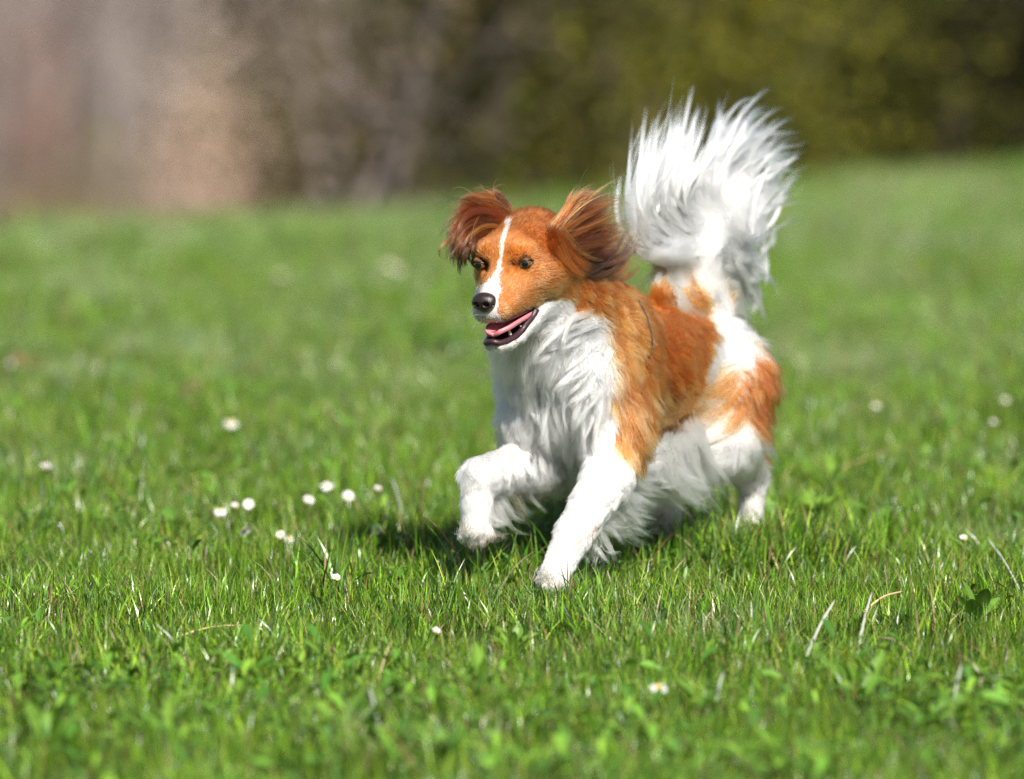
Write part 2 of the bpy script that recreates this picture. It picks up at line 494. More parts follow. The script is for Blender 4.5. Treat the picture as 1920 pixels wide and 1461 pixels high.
# hind far (right): under the belly, planted
HKR = D(1243, 955, -.034); HFR = D(1272, 1045, -.022)
rc('body', (-.175, -.050, .25), (-.085, -.055, .165), .058, .040, .025, (-.4, -.1, -1), .03, .32)
rc('leg', (-.085, -.055, .165), HKR, .036, .022, .018, (-.3, 0, -1), .026, .32)
rc('leg', HKR, HFR, .0205, .0175, .012, None, .011, .22)
rc('paw', HFR, HFR + np.array([.02, 0, -.010]), .0175, .015, .01, (1, 0, -.5), .008, .25)

# tail core
TP = [D(1318, 585, 0), D(1292, 530, 0), D(1290, 480, .004), D(1310, 440, .004), D(1350, 405, 0), D(1395, 380, -.004)]
TR = [.040, .036, .030, .023, .016, .009]
for i in range(5):
    rc('tail', TP[i], TP[i + 1], TR[i], TR[i + 1], .014, None, .035, .55)

# head
rc('head', H(-.045, 0, .004), H(.010, 0, -.004), .046, .0485, .02, (-1, 0, .1), .012, .28)
el('head', H(.026, 0, .007), (.034, .046, .034), .015, (-.8, 0, .5), .006, .20, R=HM)
for s in (1, -1):
    rc('head', H(.004, .030 * s, -.026), H(-.030, .030 * s, -.030), .033, .034, .02, -HF + s * .2 * HL - .3 * HT, .012, .25)
    rc('head', H(.042, .023 * s, .022), H(.030, .031 * s, .019), .0125, .0140, .010, -HF + .4 * HT, .006, .20)     # brow
    rc('head', H(.028, .021 * s, -.026), H(.072, .0150 * s, -.030), .0245, .0195, .015, -HF, .0070, .30)             # cheek to muzzle
    rc('head', H(.032, .0205 * s, -.0460), H(.099, .0125 * s, -.0420), .0180, .0152, .010, -HF - .4 * HT, .0072, .30)   # flews
rc('head', H(.030, 0, -.004), H(.100, 0, -.0235), .028, .0150, .015, -HF, .0062, .30)     # muzzle bridge
rc('head', H(.098, 0, -.0395), H(.106, 0, -.0385), .0150, .0125, .010, -HF - .5 * HT, .005, .18)
LIPN = [(998, 594, .0275), (975, 624, .0215), (957, 637, .0170), (938, 643, .0105)]
for s in (1, -1):
    q = [HU(*e) for e in LIPN]
    for e in q: e[1] *= s
    r_ = [.0092, .0078, .0068, .0065]
    q = [HO + (e + np.array([-.002, -.003 * s, -k * .90])) @ HM for e, k in zip(q, r_)]
    rc('jaw', H(.004, .026 * s, -.066), q[0], .0170, r_[0], .006, -HF - .4 * HT, .009, .25)
    for i in range(3): rc('jaw', q[i], q[i + 1], r_[i], r_[i + 1], .006, -HF - .4 * HT, .006, .25)
JQ = HU(930, 646, 0)
rc('jaw', H(.02, 0, -.090), HO + (JQ + np.array([-.010, 0, -.006])) @ HM, .0150, .0085, .008, -HF - .4 * HT, .009, .25)
for s in (1, -1):
    el('head', H(.062, .0200 * s, .004), (.009, .0060, .0075), .010, R=HM, sub=True)      # hollow at the inner corner of the eye
    el('head', H(.018, .0385 * s, -.018), (.022, .014, .017), .012, -HF + s * .3 * HL - .5 * HT, .014, .28, R=HM)   # cheek bone
rc('throat', H(-.02, 0, -.052), H(-.035, 0, -.06), .044, .045, .02, (-.5, 0, -.9), .02, .4)

# ears: flaps lifted by the run
NE = [HP(1044, 448, .046), HP(1085, 440, .062), HP(1125, 432, .074)]
FE = [HP(938, 420, -.044), HP(895, 415, -.062), HP(866, 430, -.070)]
for E_ in (NE, FE):
    E_ = [e + norm(e - CAM_L) * .016 for e in E_]
    rc('ear', E_[0], E_[1], .011, .007, .012, None, .02, .4)
    rc('ear', E_[1], E_[2], .007, .003, .006, None, .02, .4)

# ------------------------------------------------------------------ surface nets
def surface_nets(G, org, h):
    S = G < 0
    nx, ny, nz = G.shape
    cube = np.zeros((nx - 1, ny - 1, nz - 1), np.int8)
    for i in (0, 1):
        for j in (0, 1):
            for k in (0, 1):
                cube += S[i:nx - 1 + i, j:ny - 1 + j, k:nz - 1 + k]
    act = (cube > 0) & (cube < 8)
    idx = -np.ones(act.shape, np.int64)
    cells = np.argwhere(act); idx[act] = np.arange(len(cells))
    acc = np.zeros((len(cells), 3)); cnt = np.zeros(len(cells))
    corners = [(i, j, k) for i in (0, 1) for j in (0, 1) for k in (0, 1)]
    def val(c): return G[cells[:, 0] + c[0], cells[:, 1] + c[1], cells[:, 2] + c[2]].astype(float)
    vals = {c: val(c) for c in corners}
    for c in corners:
        for ax in range(3):
            if c[ax] == 0:
                e = list(c); e[ax] = 1; e = tuple(e)
                v0, v1 = vals[c], vals[e]
                m = (v0 < 0) != (v1 < 0)
                t = np.where(m, v0 / np.where(m, v0 - v1, 1), 0)
                p = np.tile(np.array(c, float), (len(cells), 1)); p[:, ax] += t
                acc[m] += p[m]; cnt[m] += 1
    V = (cells + acc / cnt[:, None]) * h + org
    F = []
    for ax in range(3):
        a, b = [(1, 2), (2, 0), (0, 1)][ax]
        sl0 = [slice(None)] * 3; sl1 = [slice(None)] * 3
        sl0[ax] = slice(0, -1); sl1[ax] = slice(1, None)
        for q in (a, b):
            sl0[q] = slice(1, -1); sl1[q] = slice(1, -1)
        s0 = S[tuple(sl0)]; s1 = S[tuple(sl1)]
        e = np.argwhere(s0 != s1)
        if not len(e): continue
        flip = s1[e[:, 0], e[:, 1], e[:, 2]]
        base = e.copy(); base[:, a] += 1; base[:, b] += 1
        def cell(da, db):
            q = base.copy(); q[:, a] -= da; q[:, b] -= db
            return idx[q[:, 0], q[:, 1], q[:, 2]]
        f = np.stack([cell(1, 1), cell(0, 1), cell(0, 0), cell(1, 0)], 1)
        f[flip] = f[flip][:, ::-1]
        F.append(f)
    F = np.concatenate(F)
    F = F[(F >= 0).all(1)]
    return V, F

def field(prims, lo, hi, h):
    lo = np.asarray(lo, float); n = np.ceil((np.asarray(hi) - lo) / h).astype(int) + 1
    G = np.full(n, 0.05, np.float32)
    for p in prims:
        l, u = pbox(p); mrg = 0.045 if not p['sub'] else 0.01
        i0 = np.clip(np.floor((l - mrg - lo) / h).astype(int), 0, n - 1); i1 = np.clip(np.ceil((u + mrg - lo) / h).astype(int) + 1, 1, n)
        if (i1 <= i0).any(): continue
        ax = [lo[q] + np.arange(i0[q], i1[q]) * h for q in range(3)]
        P = np.stack(np.meshgrid(*ax, indexing='ij'), -1)
        d = pd(p, P).astype(np.float32)
        sl = tuple(slice(i0[q], i1[q]) for q in range(3))
        g = G[sl]; k = p['k']
        if p['sub']:
            hh = np.clip(0.5 - 0.5 * (g + d) / k, 0, 1)
            G[sl] = g * (1 - hh) + (-d) * hh + k * hh * (1 - hh)
        else:
            hh = np.clip(0.5 + 0.5 * (d - g) / k, 0, 1)
            G[sl] = d * (1 - hh) + g * hh - k * hh * (1 - hh)
    return G, lo

dog = empty('dog', tuple(DOG_O), math.atan2(-math.cos(TH), -math.sin(TH)))
tag(dog, 'chestnut and white long-haired dog bounding over the grass with mouth open and plumed tail raised', 'dog')

BH = 0.0028
G, GLO = field(PR, (-.42, -.20, -.01), (.49, .20, .62), BH)
BV, BF = surface_nets(G, GLO, BH)

def trilin(P):
    q = (P - GLO) / BH; i = np.clip(np.floor(q).astype(int), 0, np.array(G.shape) - 2); f = q - i
    out = 0
    for dx in (0, 1):
        for dy in (0, 1):
            for dz in (0, 1):
                wgt = (f[:, 0] if dx else 1 - f[:, 0]) * (f[:, 1] if dy else 1 - f[:, 1]) * (f[:, 2] if dz else 1 - f[:, 2])
                out = out + wgt * G[i[:, 0] + dx, i[:, 1] + dy, i[:, 2] + dz]
    return out
def grad(P, e=0.004):
    g = np.stack([trilin(P + e * np.eye(3)[k]) - trilin(P - e * np.eye(3)[k]) for k in range(3)], 1)
    return norm(g)

def surf(u, v, t0=6.6, t1=9.2):
    """first body surface point (dog space) behind photo pixel u, v"""
    d = DM @ ray(u, v); d = d / np.linalg.norm(d)
    ts = np.arange(t0, t1, .001); P = CAM_L + ts[:, None] * d
    lo = GLO + .01; hi = GLO + BH * (np.array(G.shape) - 2)
    ok = ((P > lo) & (P < hi)).all(1)
    P = P[ok]; f = trilin(P); i = np.flatnonzero(f < 0)
    return P[i[0]] if len(i) else None

# ------------------------------------------------------------------ coat pattern (traced patches, mirrored to the far side)
POLY_SADDLE = [(1085, 480), (1112, 577), (1127, 590), (1128, 612), (1150, 690), (1148, 760), (1160, 845), (1205, 862), (1258, 852), (1286, 815), (1302, 740), (1314, 690), (1322, 655), (1330, 636), (1330, 612), (1316, 588), (1290, 568), (1250, 553), (1190, 470)]
POLY_THIGH = [(1410, 660), (1436, 640), (1460, 745), (1475, 815), (1436, 806), (1404, 788), (1382, 750), (1374, 712), (1396, 690)]
POLY_BAND = [(1225, 530), (1262, 540), (1300, 552), (1338, 578), (1362, 612), (1376, 650), (1368, 690), (1340, 700), (1350, 660), (1340, 618), (1318, 590), (1285, 570), (1240, 556)]
POLY_TAILROOT = [(1215, 520), (1248, 512), (1262, 540), (1285, 536), (1322, 556), (1300, 580), (1215, 560)]
POLY_BLAZE = [(945, 412), (955, 414), (951, 431), (944, 462), (942, 492), (936, 517), (937, 533), (937, 553), (932, 583), (942, 600), (880, 612), (880, 548), (907, 533), (923, 519), (930, 505), (936, 482), (938, 449)]
POLY_CHIN = [(900, 612), (985, 640), (994, 610), (1012, 596), (1040, 588), (1104, 574), (1130, 590), (1130, 720), (880, 720), (880, 630)]
def wob(uv, amp, seed, fr=.02):
    P = np.stack([uv[:, 0], uv[:, 1], 0 * uv[:, 0]], 1)
    return uv + amp * sines(P, fr, seed)[:, :2] + amp * .6 * sines(P, fr * 4, seed + 1)[:, :2]

def coat_class(P, N, tags):
    """0 white 1 chestnut 2 black; P, N in dog space, tags array of region names"""
    view = norm(CAM_L - P)
    facing = (N * view).sum(1) > -0.05
    Pm = P.copy()
    hd = np.isin(tags, ('head', 'jaw', 'ear'))
    q = to_head(P[hd]); q[:, 1] *= -1; mh = HO + q @ HM
    Pm[hd] = np.where(facing[hd][:, None], P[hd], mh)
    bd = ~hd
    mb = P[bd].copy(); mb[:, 1] *= -1
    Pm[bd] = np.where(facing[bd][:, None], P[bd], mb)
    uv = pix(Pm)
    uvb = wob(uv, 5.0, 11); uvh = wob(uv, 1.2, 12, .05)
    c = np.zeros(len(P), int)
    head = tags == 'head'
    c[head] = 1
    c[head & inpoly(uvh, POLY_BLAZE)] = 0
    c[tags == 'jaw'] = 0
    c[tags == 'ear'] = 1
    body = np.isin(tags, ('body', 'neck', 'throat', 'leg'))
    c[body & (inpoly(uvb, POLY_SADDLE) | inpoly(uvb, POLY_THIGH) | inpoly(uvb, POLY_TAILROOT))] = 1
    c[body & inpoly(uvb, POLY_BAND)] = 0
    c[(tags == 'tail') & inpoly(uvb, POLY_TAILROOT)] = 1
    lowhead = (head | (tags == 'throat') | (tags == 'neck')) & inpoly(uvb, POLY_CHIN)
    c[lowhead] = 0
    # what the camera never sees of the back and neck: top stays chestnut
    hid = body & (to_head(P)[:, 0] < -.03) & (P[:, 2] > .40) & (P[:, 0] > .05)
    c[hid] = 1
    far_ = body & ~facing & (P[:, 0] > .06) & (P[:, 2] < .40)
    c[far_] = 0
    # mud on paws is handled as tint
    return c

ORANGE = np.array([[.32, .094, .012], [.26, .068, .009], [.40, .138, .024], [.295, .082, .010], [.20, .050, .007]])
WHITE = np.array([[.965, .955, .935], [.945, .93, .91], [.97, .965, .955], [.95, .93, .89]])
BLACK = np.array([[.02, .012, .009], [.035, .018, .012]])

def prim_eval(P):
    """dominant region + blended hair attributes"""
    n = len(P)
    best = np.full(n, 1e9); tags_ = np.empty(n, object); tags_[:] = 'body'
    W = np.zeros(n); FL = np.zeros((n, 3)); LL = np.zeros(n); LI = np.zeros(n)
    for p in PR:
        if p['sub']: continue
        lo, hi = pbox(p)
        m = ((P > lo - .05) & (P < hi + .05)).all(1)
        if not m.any(): continue
        d = pd(p, P[m])
        wv = np.exp(-np.clip(d, 0, .2) / .010)
        W[m] += wv; FL[m] += wv[:, None] * p['flow']; LL[m] += wv * p['L']; LI[m] += wv * p['lift']
        ii = np.flatnonzero(m); b = d < best[ii]
        best[ii[b]] = d[b]; tags_[ii[b]] = p['t']
    W = np.maximum(W, 1e-6)
    return tags_, norm(FL), LL / W, LI / W

btags, _, _, _ = prim_eval(BV)
BN = grad(BV)
bc = coat_class(BV, BN, btags)
vcol = np.where((bc == 0)[:, None], np.array([.48, .45, .42]), np.array([.33, .11, .022]))
POLY_MOUTH = [(1006, 574), (990, 582), (975, 590), (949, 601), (928, 605), (915, 606), (916, 636), (924, 643), (938, 645), (957, 639), (975, 626), (987, 609), (999, 596)]
def in_mouth(P):
    q = to_head(P); q[:, 1] = np.abs(q[:, 1]); m = HO + q @ HM
    return (q[:, 0] > .02) & inpoly(pix(m), POLY_MOUTH)
vcol[btags == 'ear'] = (.08, .022, .008)
for (eu, ev) in ((985, 492), (902, 494)):
    vcol[np.linalg.norm(BV - surf(eu, ev), axis=1) < .0105] = (.05, .018, .008)
mouth = np.isin(btags, ('jaw', 'head', 'throat')) & in_mouth(BV)
vcol[mouth] = (.035, .012, .014)
m_skin, t_, o_ = node_mat('dog_skin')
at_ = t_.nodes.new('ShaderNodeAttribute'); at_.attribute_name = 'tint'
b_ = t_.nodes.new('ShaderNodeBsdfPrincipled'); b_.inputs['Roughness'].default_value = .9; b_.inputs['Specular IOR Level'].default_value = .1
t_.links.new(at_.outputs['Color'], b_.inputs['Base Color']); t_.links.new(b_.outputs[0], o_.inputs[0])
body = link('body', mesh_np('body', BV, BF, True, vcol), dog, m_skin)
# ------------------------------------------------------------------ fur material
def fur_mat(name, rough=.34, rrough=.55, coat=0.0):
    m, t, out = node_mat(name)
    at = t.nodes.new('ShaderNodeAttribute'); at.attribute_name = 'coat'
    h = t.nodes.new('ShaderNodeBsdfHairPrincipled'); h.model = 'CHIANG'; h.parametrization = 'COLOR'
    h.inputs['Roughness'].default_value = rough; h.inputs['Radial Roughness'].default_value = rrough
    h.inputs['Coat'].default_value = coat
    h.inputs['Random Roughness'].default_value = .2
    t.links.new(at.outputs['Color'], h.inputs['Color'])
    t.links.new(h.outputs[0], out.inputs[0])
    return m
MAT_FUR = fur_mat('dog_fur')

def curves_object(name, PTS, RAD, COL, parent, mat, label=None):
    """PTS (n,k,3), RAD (n,k), COL (n,k,3)"""
    n, k, _ = PTS.shape
    cu = bpy.data.hair_curves.new(name)
    cu.add_curves([k] * n)
    cu.points.foreach_set('position', PTS.astype(np.float32).ravel())
    a = cu.attributes.get('radius') or cu.attributes.new('radius', 'FLOAT', 'POINT')
    a.data.foreach_set('value', RAD.astype(np.float32).ravel())
    a = cu.attributes.new('coat', 'FLOAT_COLOR', 'POINT')
    c4 = np.ones((n, k, 4), np.float32); c4[..., :3] = COL
    a.data.foreach_set('color', c4.ravel())
    o = link(name, cu, parent, mat)
    if label: o['label'] = label
    return o

def lerp(a, b, t): return a + (b - a) * t

def sample_surface(dens_per_face):
    A = BV[BF]
    area = .5 * np.linalg.norm(np.cross(A[:, 2] - A[:, 0], A[:, 3] - A[:, 1]), axis=1)
    ex = area * dens_per_face
    n = np.floor(ex + rng.random(len(ex))).astype(int)
    f = np.repeat(np.arange(len(BF)), n)
    u = rng.random((len(f), 1)); v = rng.random((len(f), 1))
    a = A[f]
    P = lerp(lerp(a[:, 0], a[:, 1], u), lerp(a[:, 3], a[:, 2], u), v)
    return P

def shade_cols(cls, n, key):
    """pick a coat tint per lock (key) with a little per hair noise"""
    out = np.zeros((n, 3))
    for c, pal in ((0, WHITE), (1, ORANGE), (2, BLACK)):
        m = cls == c
        out[m] = pal[key[m] % len(pal)]
    lk = .76 + .34 * ((key * 7919) % 1000 / 1000.0)[:, None]
    return out * np.where((cls == 0)[:, None], .93 + .07 * lk, lk) * (0.74 + .50 * rng.random((n, 1)))

EYES = []   # filled below: (head-space centre, half width, half height)
EYE_PX = [(985, 492), (902, 494)]

def grow_coat():
    fc = BV[BF].mean(1)
    ftags, _, fl, _ = prim_eval(fc)
    short = np.isin(ftags, ('head', 'jaw'))
    dens = np.where(short, 1.0e6, np.where(np.isin(ftags, ('paw',)), 8e5, 3.3e5 * np.clip(.03 / np.maximum(fl, .008), .7, 2.4)))
    dens = np.where(ftags == 'tail', 2.2e5, dens)
    fn = grad(fc)
    fac = (fn * norm(CAM_L - fc)).sum(1)
    dens = dens * np.where(fac < -.35, .35, 1.0)
    P = sample_surface(dens)
    N = grad(P)
    tags_, FL, LL, LI = prim_eval(P)
    hq = to_head(P)
    # keep fur off eyes, nose and the inside of the mouth
    kill = np.zeros(len(P), bool)
    uvp = pix(P)
    hd_ = np.isin(tags_, ('head', 'jaw'))
    for (eu, ev), sd in zip(EYE_PX, (1, -1)):
        S_ = surf(eu, ev)
        near = np.linalg.norm(P - S_, axis=1) < .035
        dx = (uvp[:, 0] - eu + 3 * sd) / 16.5; dy = (uvp[:, 1] - ev - 1) / 9
        kill |= near & (dx * dx + dy * dy < 1)
    nz = HU(907, 569, 0)
    kill |= (hq[:, 0] > nz[0] - .024) & ((hq[:, 1] / .0165) ** 2 + ((hq[:, 2] - nz[2]) / .0150) ** 2 < 1)
    kill |= np.isin(tags_, ('head', 'jaw', 'throat')) & in_mouth(P)
    kill |= (tags_ == 'ear')
    k = ~kill
    P, N, tags_, FL, LL, LI = P[k], N[k], tags_[k], FL[k], LL[k], LI[k]
    n = len(P)
    cls = coat_class(P, N, tags_)
    # clumps
    big = LL > .016
    cellsz = np.where(np.isin(tags_, ('head', 'jaw', 'paw')), .004, np.where(big, .0135, .006))
    key = np.floor(P / cellsz[:, None] + .35 * sines(P, 60, 21) + .33 * rng.normal(size=P.shape)).astype(np.int64)
    hsh = (key[:, 0] * 73856093) ^ (key[:, 1] * 19349663) ^ (key[:, 2] * 83492791) ^ (tags_ == 'head').astype(np.int64) * 7
    uq, inv = np.unique(hsh, return_inverse=True)
    cnt = np.bincount(inv)
    cen = np.stack([np.bincount(inv, P[:, q]) / cnt for q in range(3)], 1)
    rr = np.random.default_rng(3)
    lockr = rr.normal(size=(len(uq), 3)); lockl = .75 + .5 * rr.random(len(uq)); lockk = rr.integers(0, 1000, len(uq))
    L = LL * lockl[inv] * (.7 + .5 * rng.random(n))
    # saddle hair longer low on the side, short on the back
    bodyo = (cls == 1) & np.isin(tags_, ('body', 'neck', 'throat'))
    L = np.where(bodyo, L * np.clip(1.55 - (P[:, 2] - .20) * 4.2, .62, 1.5), L)
    L = np.where(np.isin(tags_, ('leg',)) & (P[:, 2] < .14), L * .8, L)
    T = FL - N * (FL * N).sum(1)[:, None]; T = norm(T)
    wv = sines(P, 13, 31) * .50 + sines(P, 34, 32) * .22
    amp = np.where(np.isin(tags_, ('head', 'jaw', 'paw')), .26, np.where(bodyo, .50, np.where(big, .70, .16)))[:, None]
    T = norm(T + amp * (wv - N * (wv * N).sum(1)[:, None]) + amp * .24 * (lockr[inv] - N * (lockr[inv] * N).sum(1)[:, None]))
    K = 6
    pts = np.zeros((n, K, 3)); p = P - N * .001; pts[:, 0] = p
    hn = rng.normal(size=(n, 3)) * .10
    for j in range(1, K):
        s = j / (K - 1)
        curl = sines(cen[inv] * 1.0 + np.array([0, 0, s * .012]), 45, 41) * np.where(big, .55, .1)[:, None] * s
        lift = (LI * (1.15 - .8 * s))[:, None]
        d = norm(T + N * lift + hn + curl + np.array([0, 0, -.22]) * s * np.where(big, 1, 0)[:, None])
        p = p + d * (L / (K - 1))[:, None]
        pts[:, j] = p
    # clumping towards the lock centre line
    cl = np.stack([np.stack([np.bincount(inv, pts[:, j, q]) / cnt for q in range(3)], 1) for j in range(K)], 1)
    cf = np.where(np.isin(tags_, ('head', 'jaw', 'paw')), .12, np.where(big, .66, .10)) * (.6 + .5 * rng.random(n))
    for j in range(K):
        s = (j / (K - 1)) ** 1.3
        pts[:, j] = lerp(pts[:, j], cl[inv, j], (np.clip(cf, 0, .95) * s)[:, None])
    col = shade_cols(cls, n, lockk[inv])
    # darker ridge of back, sandy tips low on the flank, mud on feet
    q = pix(P)
    spine = bodyo & (q[:, 1] < 700) & (q[:, 0] > 1200)
    col[spine] *= np.array([.86, .78, .72])
    lk01 = (lockk / 1000.0)[inv]
    sandy = bodyo & ((lk01 < .34) | (rng.random(n) < .18))
    light = (.25 + np.clip((q[:, 1] - 560) / 220, 0, 1) * .55) * (q[:, 0] < 1345)
    col = np.where(sandy[:, None], lerp(col, np.array([.64, .33, .11]), light[:, None] * (.5 + .5 * rng.random((n, 1)))), col)
    ruff = bodyo & (q[:, 0] > 1120) & (q[:, 0] < 1225) & (q[:, 1] > 540) & (q[:, 1] < 700)
    col[ruff] = lerp(col[ruff], np.array([.58, .27, .075]), (.15 + .5 * (lk01[ruff] > .5))[:, None])
    fore = (tags_ == 'head') & (cls == 1)
    col = np.where(fore[:, None], col * lerp(np.array([.86, .82, .76]), np.array([1.12, 1.2, 1.35]), np.clip((q[:, 1] - 430) / 110, 0, 1)[:, None]), col)
    back = bodyo & (q[:, 0] > 1200) & (q[:, 1] < 720)
    col[back] = lerp(col[back], np.array([.34, .085, .010]), .6)
    facel = (tags_ == 'head') & (cls == 1)
    fl_ = np.clip((q[:, 1] - 500) / 90, 0, 1) * .45
    col = np.where(facel[:, None], lerp(col, np.array([.60, .30, .085]), fl_[:, None]), col)
    mud = np.isin(tags_, ('paw',)) & (rng.random(n) < .45)
    col[mud] = lerp(col[mud], np.array([.36, .19, .10]), .8)
    for pl in ([(1104, 976), (1124, 979), (1122, 998), (1104, 996)], [(1074, 998), (1096, 996), (1094, 1026), (1078, 1028)]):
        st = np.isin(tags_, ('leg',)) & inpoly(wob(q, 3, 51), pl); col[st] = lerp(col[st], np.array([.42, .20, .09]), .7)
    COLR = np.repeat(col[:, None, :], K, 1)
    tipl = np.linspace(.85, 1.12, K)[None, :, None]
    COLR = np.clip(COLR * tipl, 0, .975)
    base_r = np.where(np.isin(tags_, ('head', 'jaw')), .00027, np.where(tags_ == 'paw', .00027, .00034))
    prof = np.array([1, 1, .95, .8, .55, .15])
    RAD = base_r[:, None] * prof * (.75 + .5 * rng.random((n, 1)))
    hd = np.isin(tags_, ('head', 'jaw', 'ear'))
    lg = np.isin(tags_, ('leg', 'paw'))
    bd = ~(hd | lg)
    curves_object('body_fur', pts[bd], RAD[bd], COLR[bd], dog, MAT_FUR, 'wavy chestnut saddle and white chest ruff')
    curves_object('head_fur', pts[hd], RAD[hd], COLR[hd], dog, MAT_FUR, 'short chestnut face fur with white blaze')
    curves_object('leg_fur', pts[lg], RAD[lg], COLR[lg], dog, MAT_FUR)
    print('coat hairs', n)
grow_coat()

# ------------------------------------------------------------------ guided long hair
def resample(P, k):
    P = np.asarray(P, float)
    # Catmull-Rom through the points, then k even samples
    Q = np.concatenate([[2 * P[0] - P[1]], P, [2 * P[-1] - P[-2]]])
    out = []
    for i in range(1, len(Q) - 2):
        for t in np.linspace(0, 1, 12, endpoint=False):
            a, b, c, d = Q[i - 1], Q[i], Q[i + 1], Q[i + 2]
            out.append(.5 * (2 * b + (c - a) * t + (2 * a - 5 * b + 4 * c - d) * t * t + (3 * b - a - 3 * c + d) * t ** 3))
    out.append(P[-1]); out = np.array(out)
    s = np.concatenate([[0], np.cumsum(np.linalg.norm(np.diff(out, axis=0), axis=1))])
    x = np.linspace(0, s[-1], k)
    return np.stack([np.interp(x, s, out[:, q]) for q in range(3)], 1)

def guide(pxs, b0, b1, fn=D):
    n = len(pxs)
    return resample([fn(u, v, b0 + (b1 - b0) * i / (n - 1)) for i, (u, v) in enumerate(pxs)], 12)

def strands(name, guides, n, spread0, spread1, pal, rad=.00030, between=.7, lock=.35, locks=60, curl=.004, seed=1, depth=0.0, cutlo=.6, cuthi=1.0, tipcol=None, label=None, darken=0.0, depthdir=AY, mixcol=None):
    """fill hair between neighbouring guides; locks gather towards their own centre"""
    r = np.random.default_rng(seed)
    GS = np.array(guides); m, K, _ = GS.shape
    lk_i = r.integers(0, m, locks); lk_j = np.clip(lk_i + r.choice([-1, 1], locks), 0, m - 1)
    lk_t = r.random(locks) * between
    LG = lerp(GS[lk_i], GS[lk_j], lk_t[:, None, None])
    off0 = r.normal(size=(locks, 1, 3)) * spread0
    off1 = r.normal(size=(locks, 1, 3)) * spread1
    ss = np.linspace(0, 1, K)[None, :, None]
    LG = LG + off0 * (1 - ss) + off1 * ss ** 1.4
    dd = to_dir(depthdir)
    LG = LG + dd * (r.normal(size=(locks, 1, 1)) * depth) * (0.35 + .65 * ss)
    ph = r.random((locks, 1)) * 6.28
    sdir = norm(r.normal(size=(locks, 1, 3)))
    LG = LG + sdir * curl * (np.sin(ss[..., 0] * (3.5 + 3 * r.random((locks, 1))) + ph) - np.sin(ph))[..., None] * ss
    lcol = pal[r.integers(0, len(pal), locks)]
    if darken: lcol = lcol * (1 - darken * np.clip((lk_i / max(m - 1, 1)) ** 1.2 + .15 * r.normal(size=locks), 0, 1))[:, None]
    if mixcol is not None:
        mk = r.random(locks) < mixcol[1]; lcol[mk] = mixcol[0]
    pw = .15 + r.random(locks) ** 1.6; k = r.choice(locks, n, p=pw / pw.sum())
    lcut = .72 + .28 * r.random(locks) ** .7
    own0 = r.normal(size=(n, 1, 3)) * lock * .016
    own1 = r.normal(size=(n, 1, 3)) * lock * .0045
    pts = LG[k] + own0 * (1 - ss) + own1 * ss + r.normal(size=(n, 1, 3)) * .0022 * ss ** 2
    cut = cutlo + (cuthi - cutlo) * r.random(n) ** .6
    cut = cut * lcut[k]
    # shorten by resampling along the parameter
    x = np.linspace(0, 1, K)[None, :] * cut[:, None] * (K - 1)
    i0 = np.clip(np.floor(x).astype(int), 0, K - 2); f = (x - i0)[..., None]
    ar = np.arange(n)[:, None]
    pts = pts[ar, i0] * (1 - f) + pts[ar, i0 + 1] * f
    prof = np.clip(1.08 - np.linspace(0, 1, K) ** 3, .12, 1)
    RAD = rad * prof[None] * (.7 + .6 * r.random((n, 1)))
    col = lcol[k] * (.86 + .28 * r.random((n, 1)))
    COL = np.repeat(col[:, None, :], K, 1)
    if tipcol is not None: COL = lerp(COL, np.asarray(tipcol), ss ** 2 * .6)
    return curves_object(name, pts, RAD, np.clip(COL, 0, .975), dog, MAT_FUR, label)

def to_dir(wdir): return np.asarray(DM @ wdir)
DEPTH = np.array([0, 1, 0])

# tail plume
tg = [[(1325, 470), (1262, 470), (1205, 458), (1182, 425), (1184, 372), (1200, 330)],
      [(1318, 462), (1250, 458), (1194, 425), (1197, 360), (1212, 290), (1221, 228)],
      [(1315, 450), (1250, 430), (1213, 390), (1222, 320), (1243, 250), (1262, 186)],
      [(1320, 445), (1270, 415), (1243, 370), (1255, 300), (1280, 240), (1291, 190)],
      [(1330, 440), (1290, 400), (1272, 350), (1285, 290), (1300, 230), (1309, 198)],
      [(1340, 435), (1308, 385), (1306, 335), (1322, 300), (1345, 255), (1362, 212)],
      [(1345, 430), (1328, 375), (1336, 325), (1356, 280), (1385, 235), (1415, 212)],
      [(1355, 425), (1348, 365), (1365, 310), (1398, 262), (1440, 240), (1464, 236)],
      [(1365, 420), (1368, 365), (1392, 315), (1425, 280), (1455, 264), (1476, 264)],
      [(1375, 415), (1388, 370), (1414, 330), (1440, 298), (1465, 290), (1478, 302)],
      [(1385, 425), (1412, 385), (1440, 350), (1462, 322), (1486, 318)],
      [(1372, 445), (1408, 432), (1432, 400), (1450, 365), (1458, 335)]]
tgl = [guide(g, .0, .0) for g in tg]
strands('tail_underfur', tgl, 5500, .012, .006, WHITE, rad=.00036, lock=.7, locks=200, curl=.004, seed=10, depth=.016, cutlo=.15, cuthi=.50, depthdir=DEPTH)
strands('tail_plume', tgl[:5], 4000, .010, .014, WHITE, rad=.00034, lock=.10, locks=120, curl=.017, seed=9, depth=.020, cutlo=.78, depthdir=DEPTH, label='left half of the tail plume, swept straight up')
strands('tail_plume', tgl[5:6], 380, .006, .005, WHITE, rad=.00034, lock=.15, locks=4, curl=.014, seed=8, depth=.012, cutlo=.78, depthdir=DEPTH)
strands('tail_plume', tgl[6:], 5200, .010, .016, WHITE, rad=.00034, lock=.10, locks=150, curl=.021, seed=11, depth=.020, cutlo=.76, depthdir=DEPTH, label='right half of the tail plume, swept up and outwards')
strands('tail_wisps', tgl, 1100, .012, .020, WHITE, rad=.00030, lock=.08, locks=260, curl=.024, seed=16, depth=.022, cutlo=.8, depthdir=DEPTH)
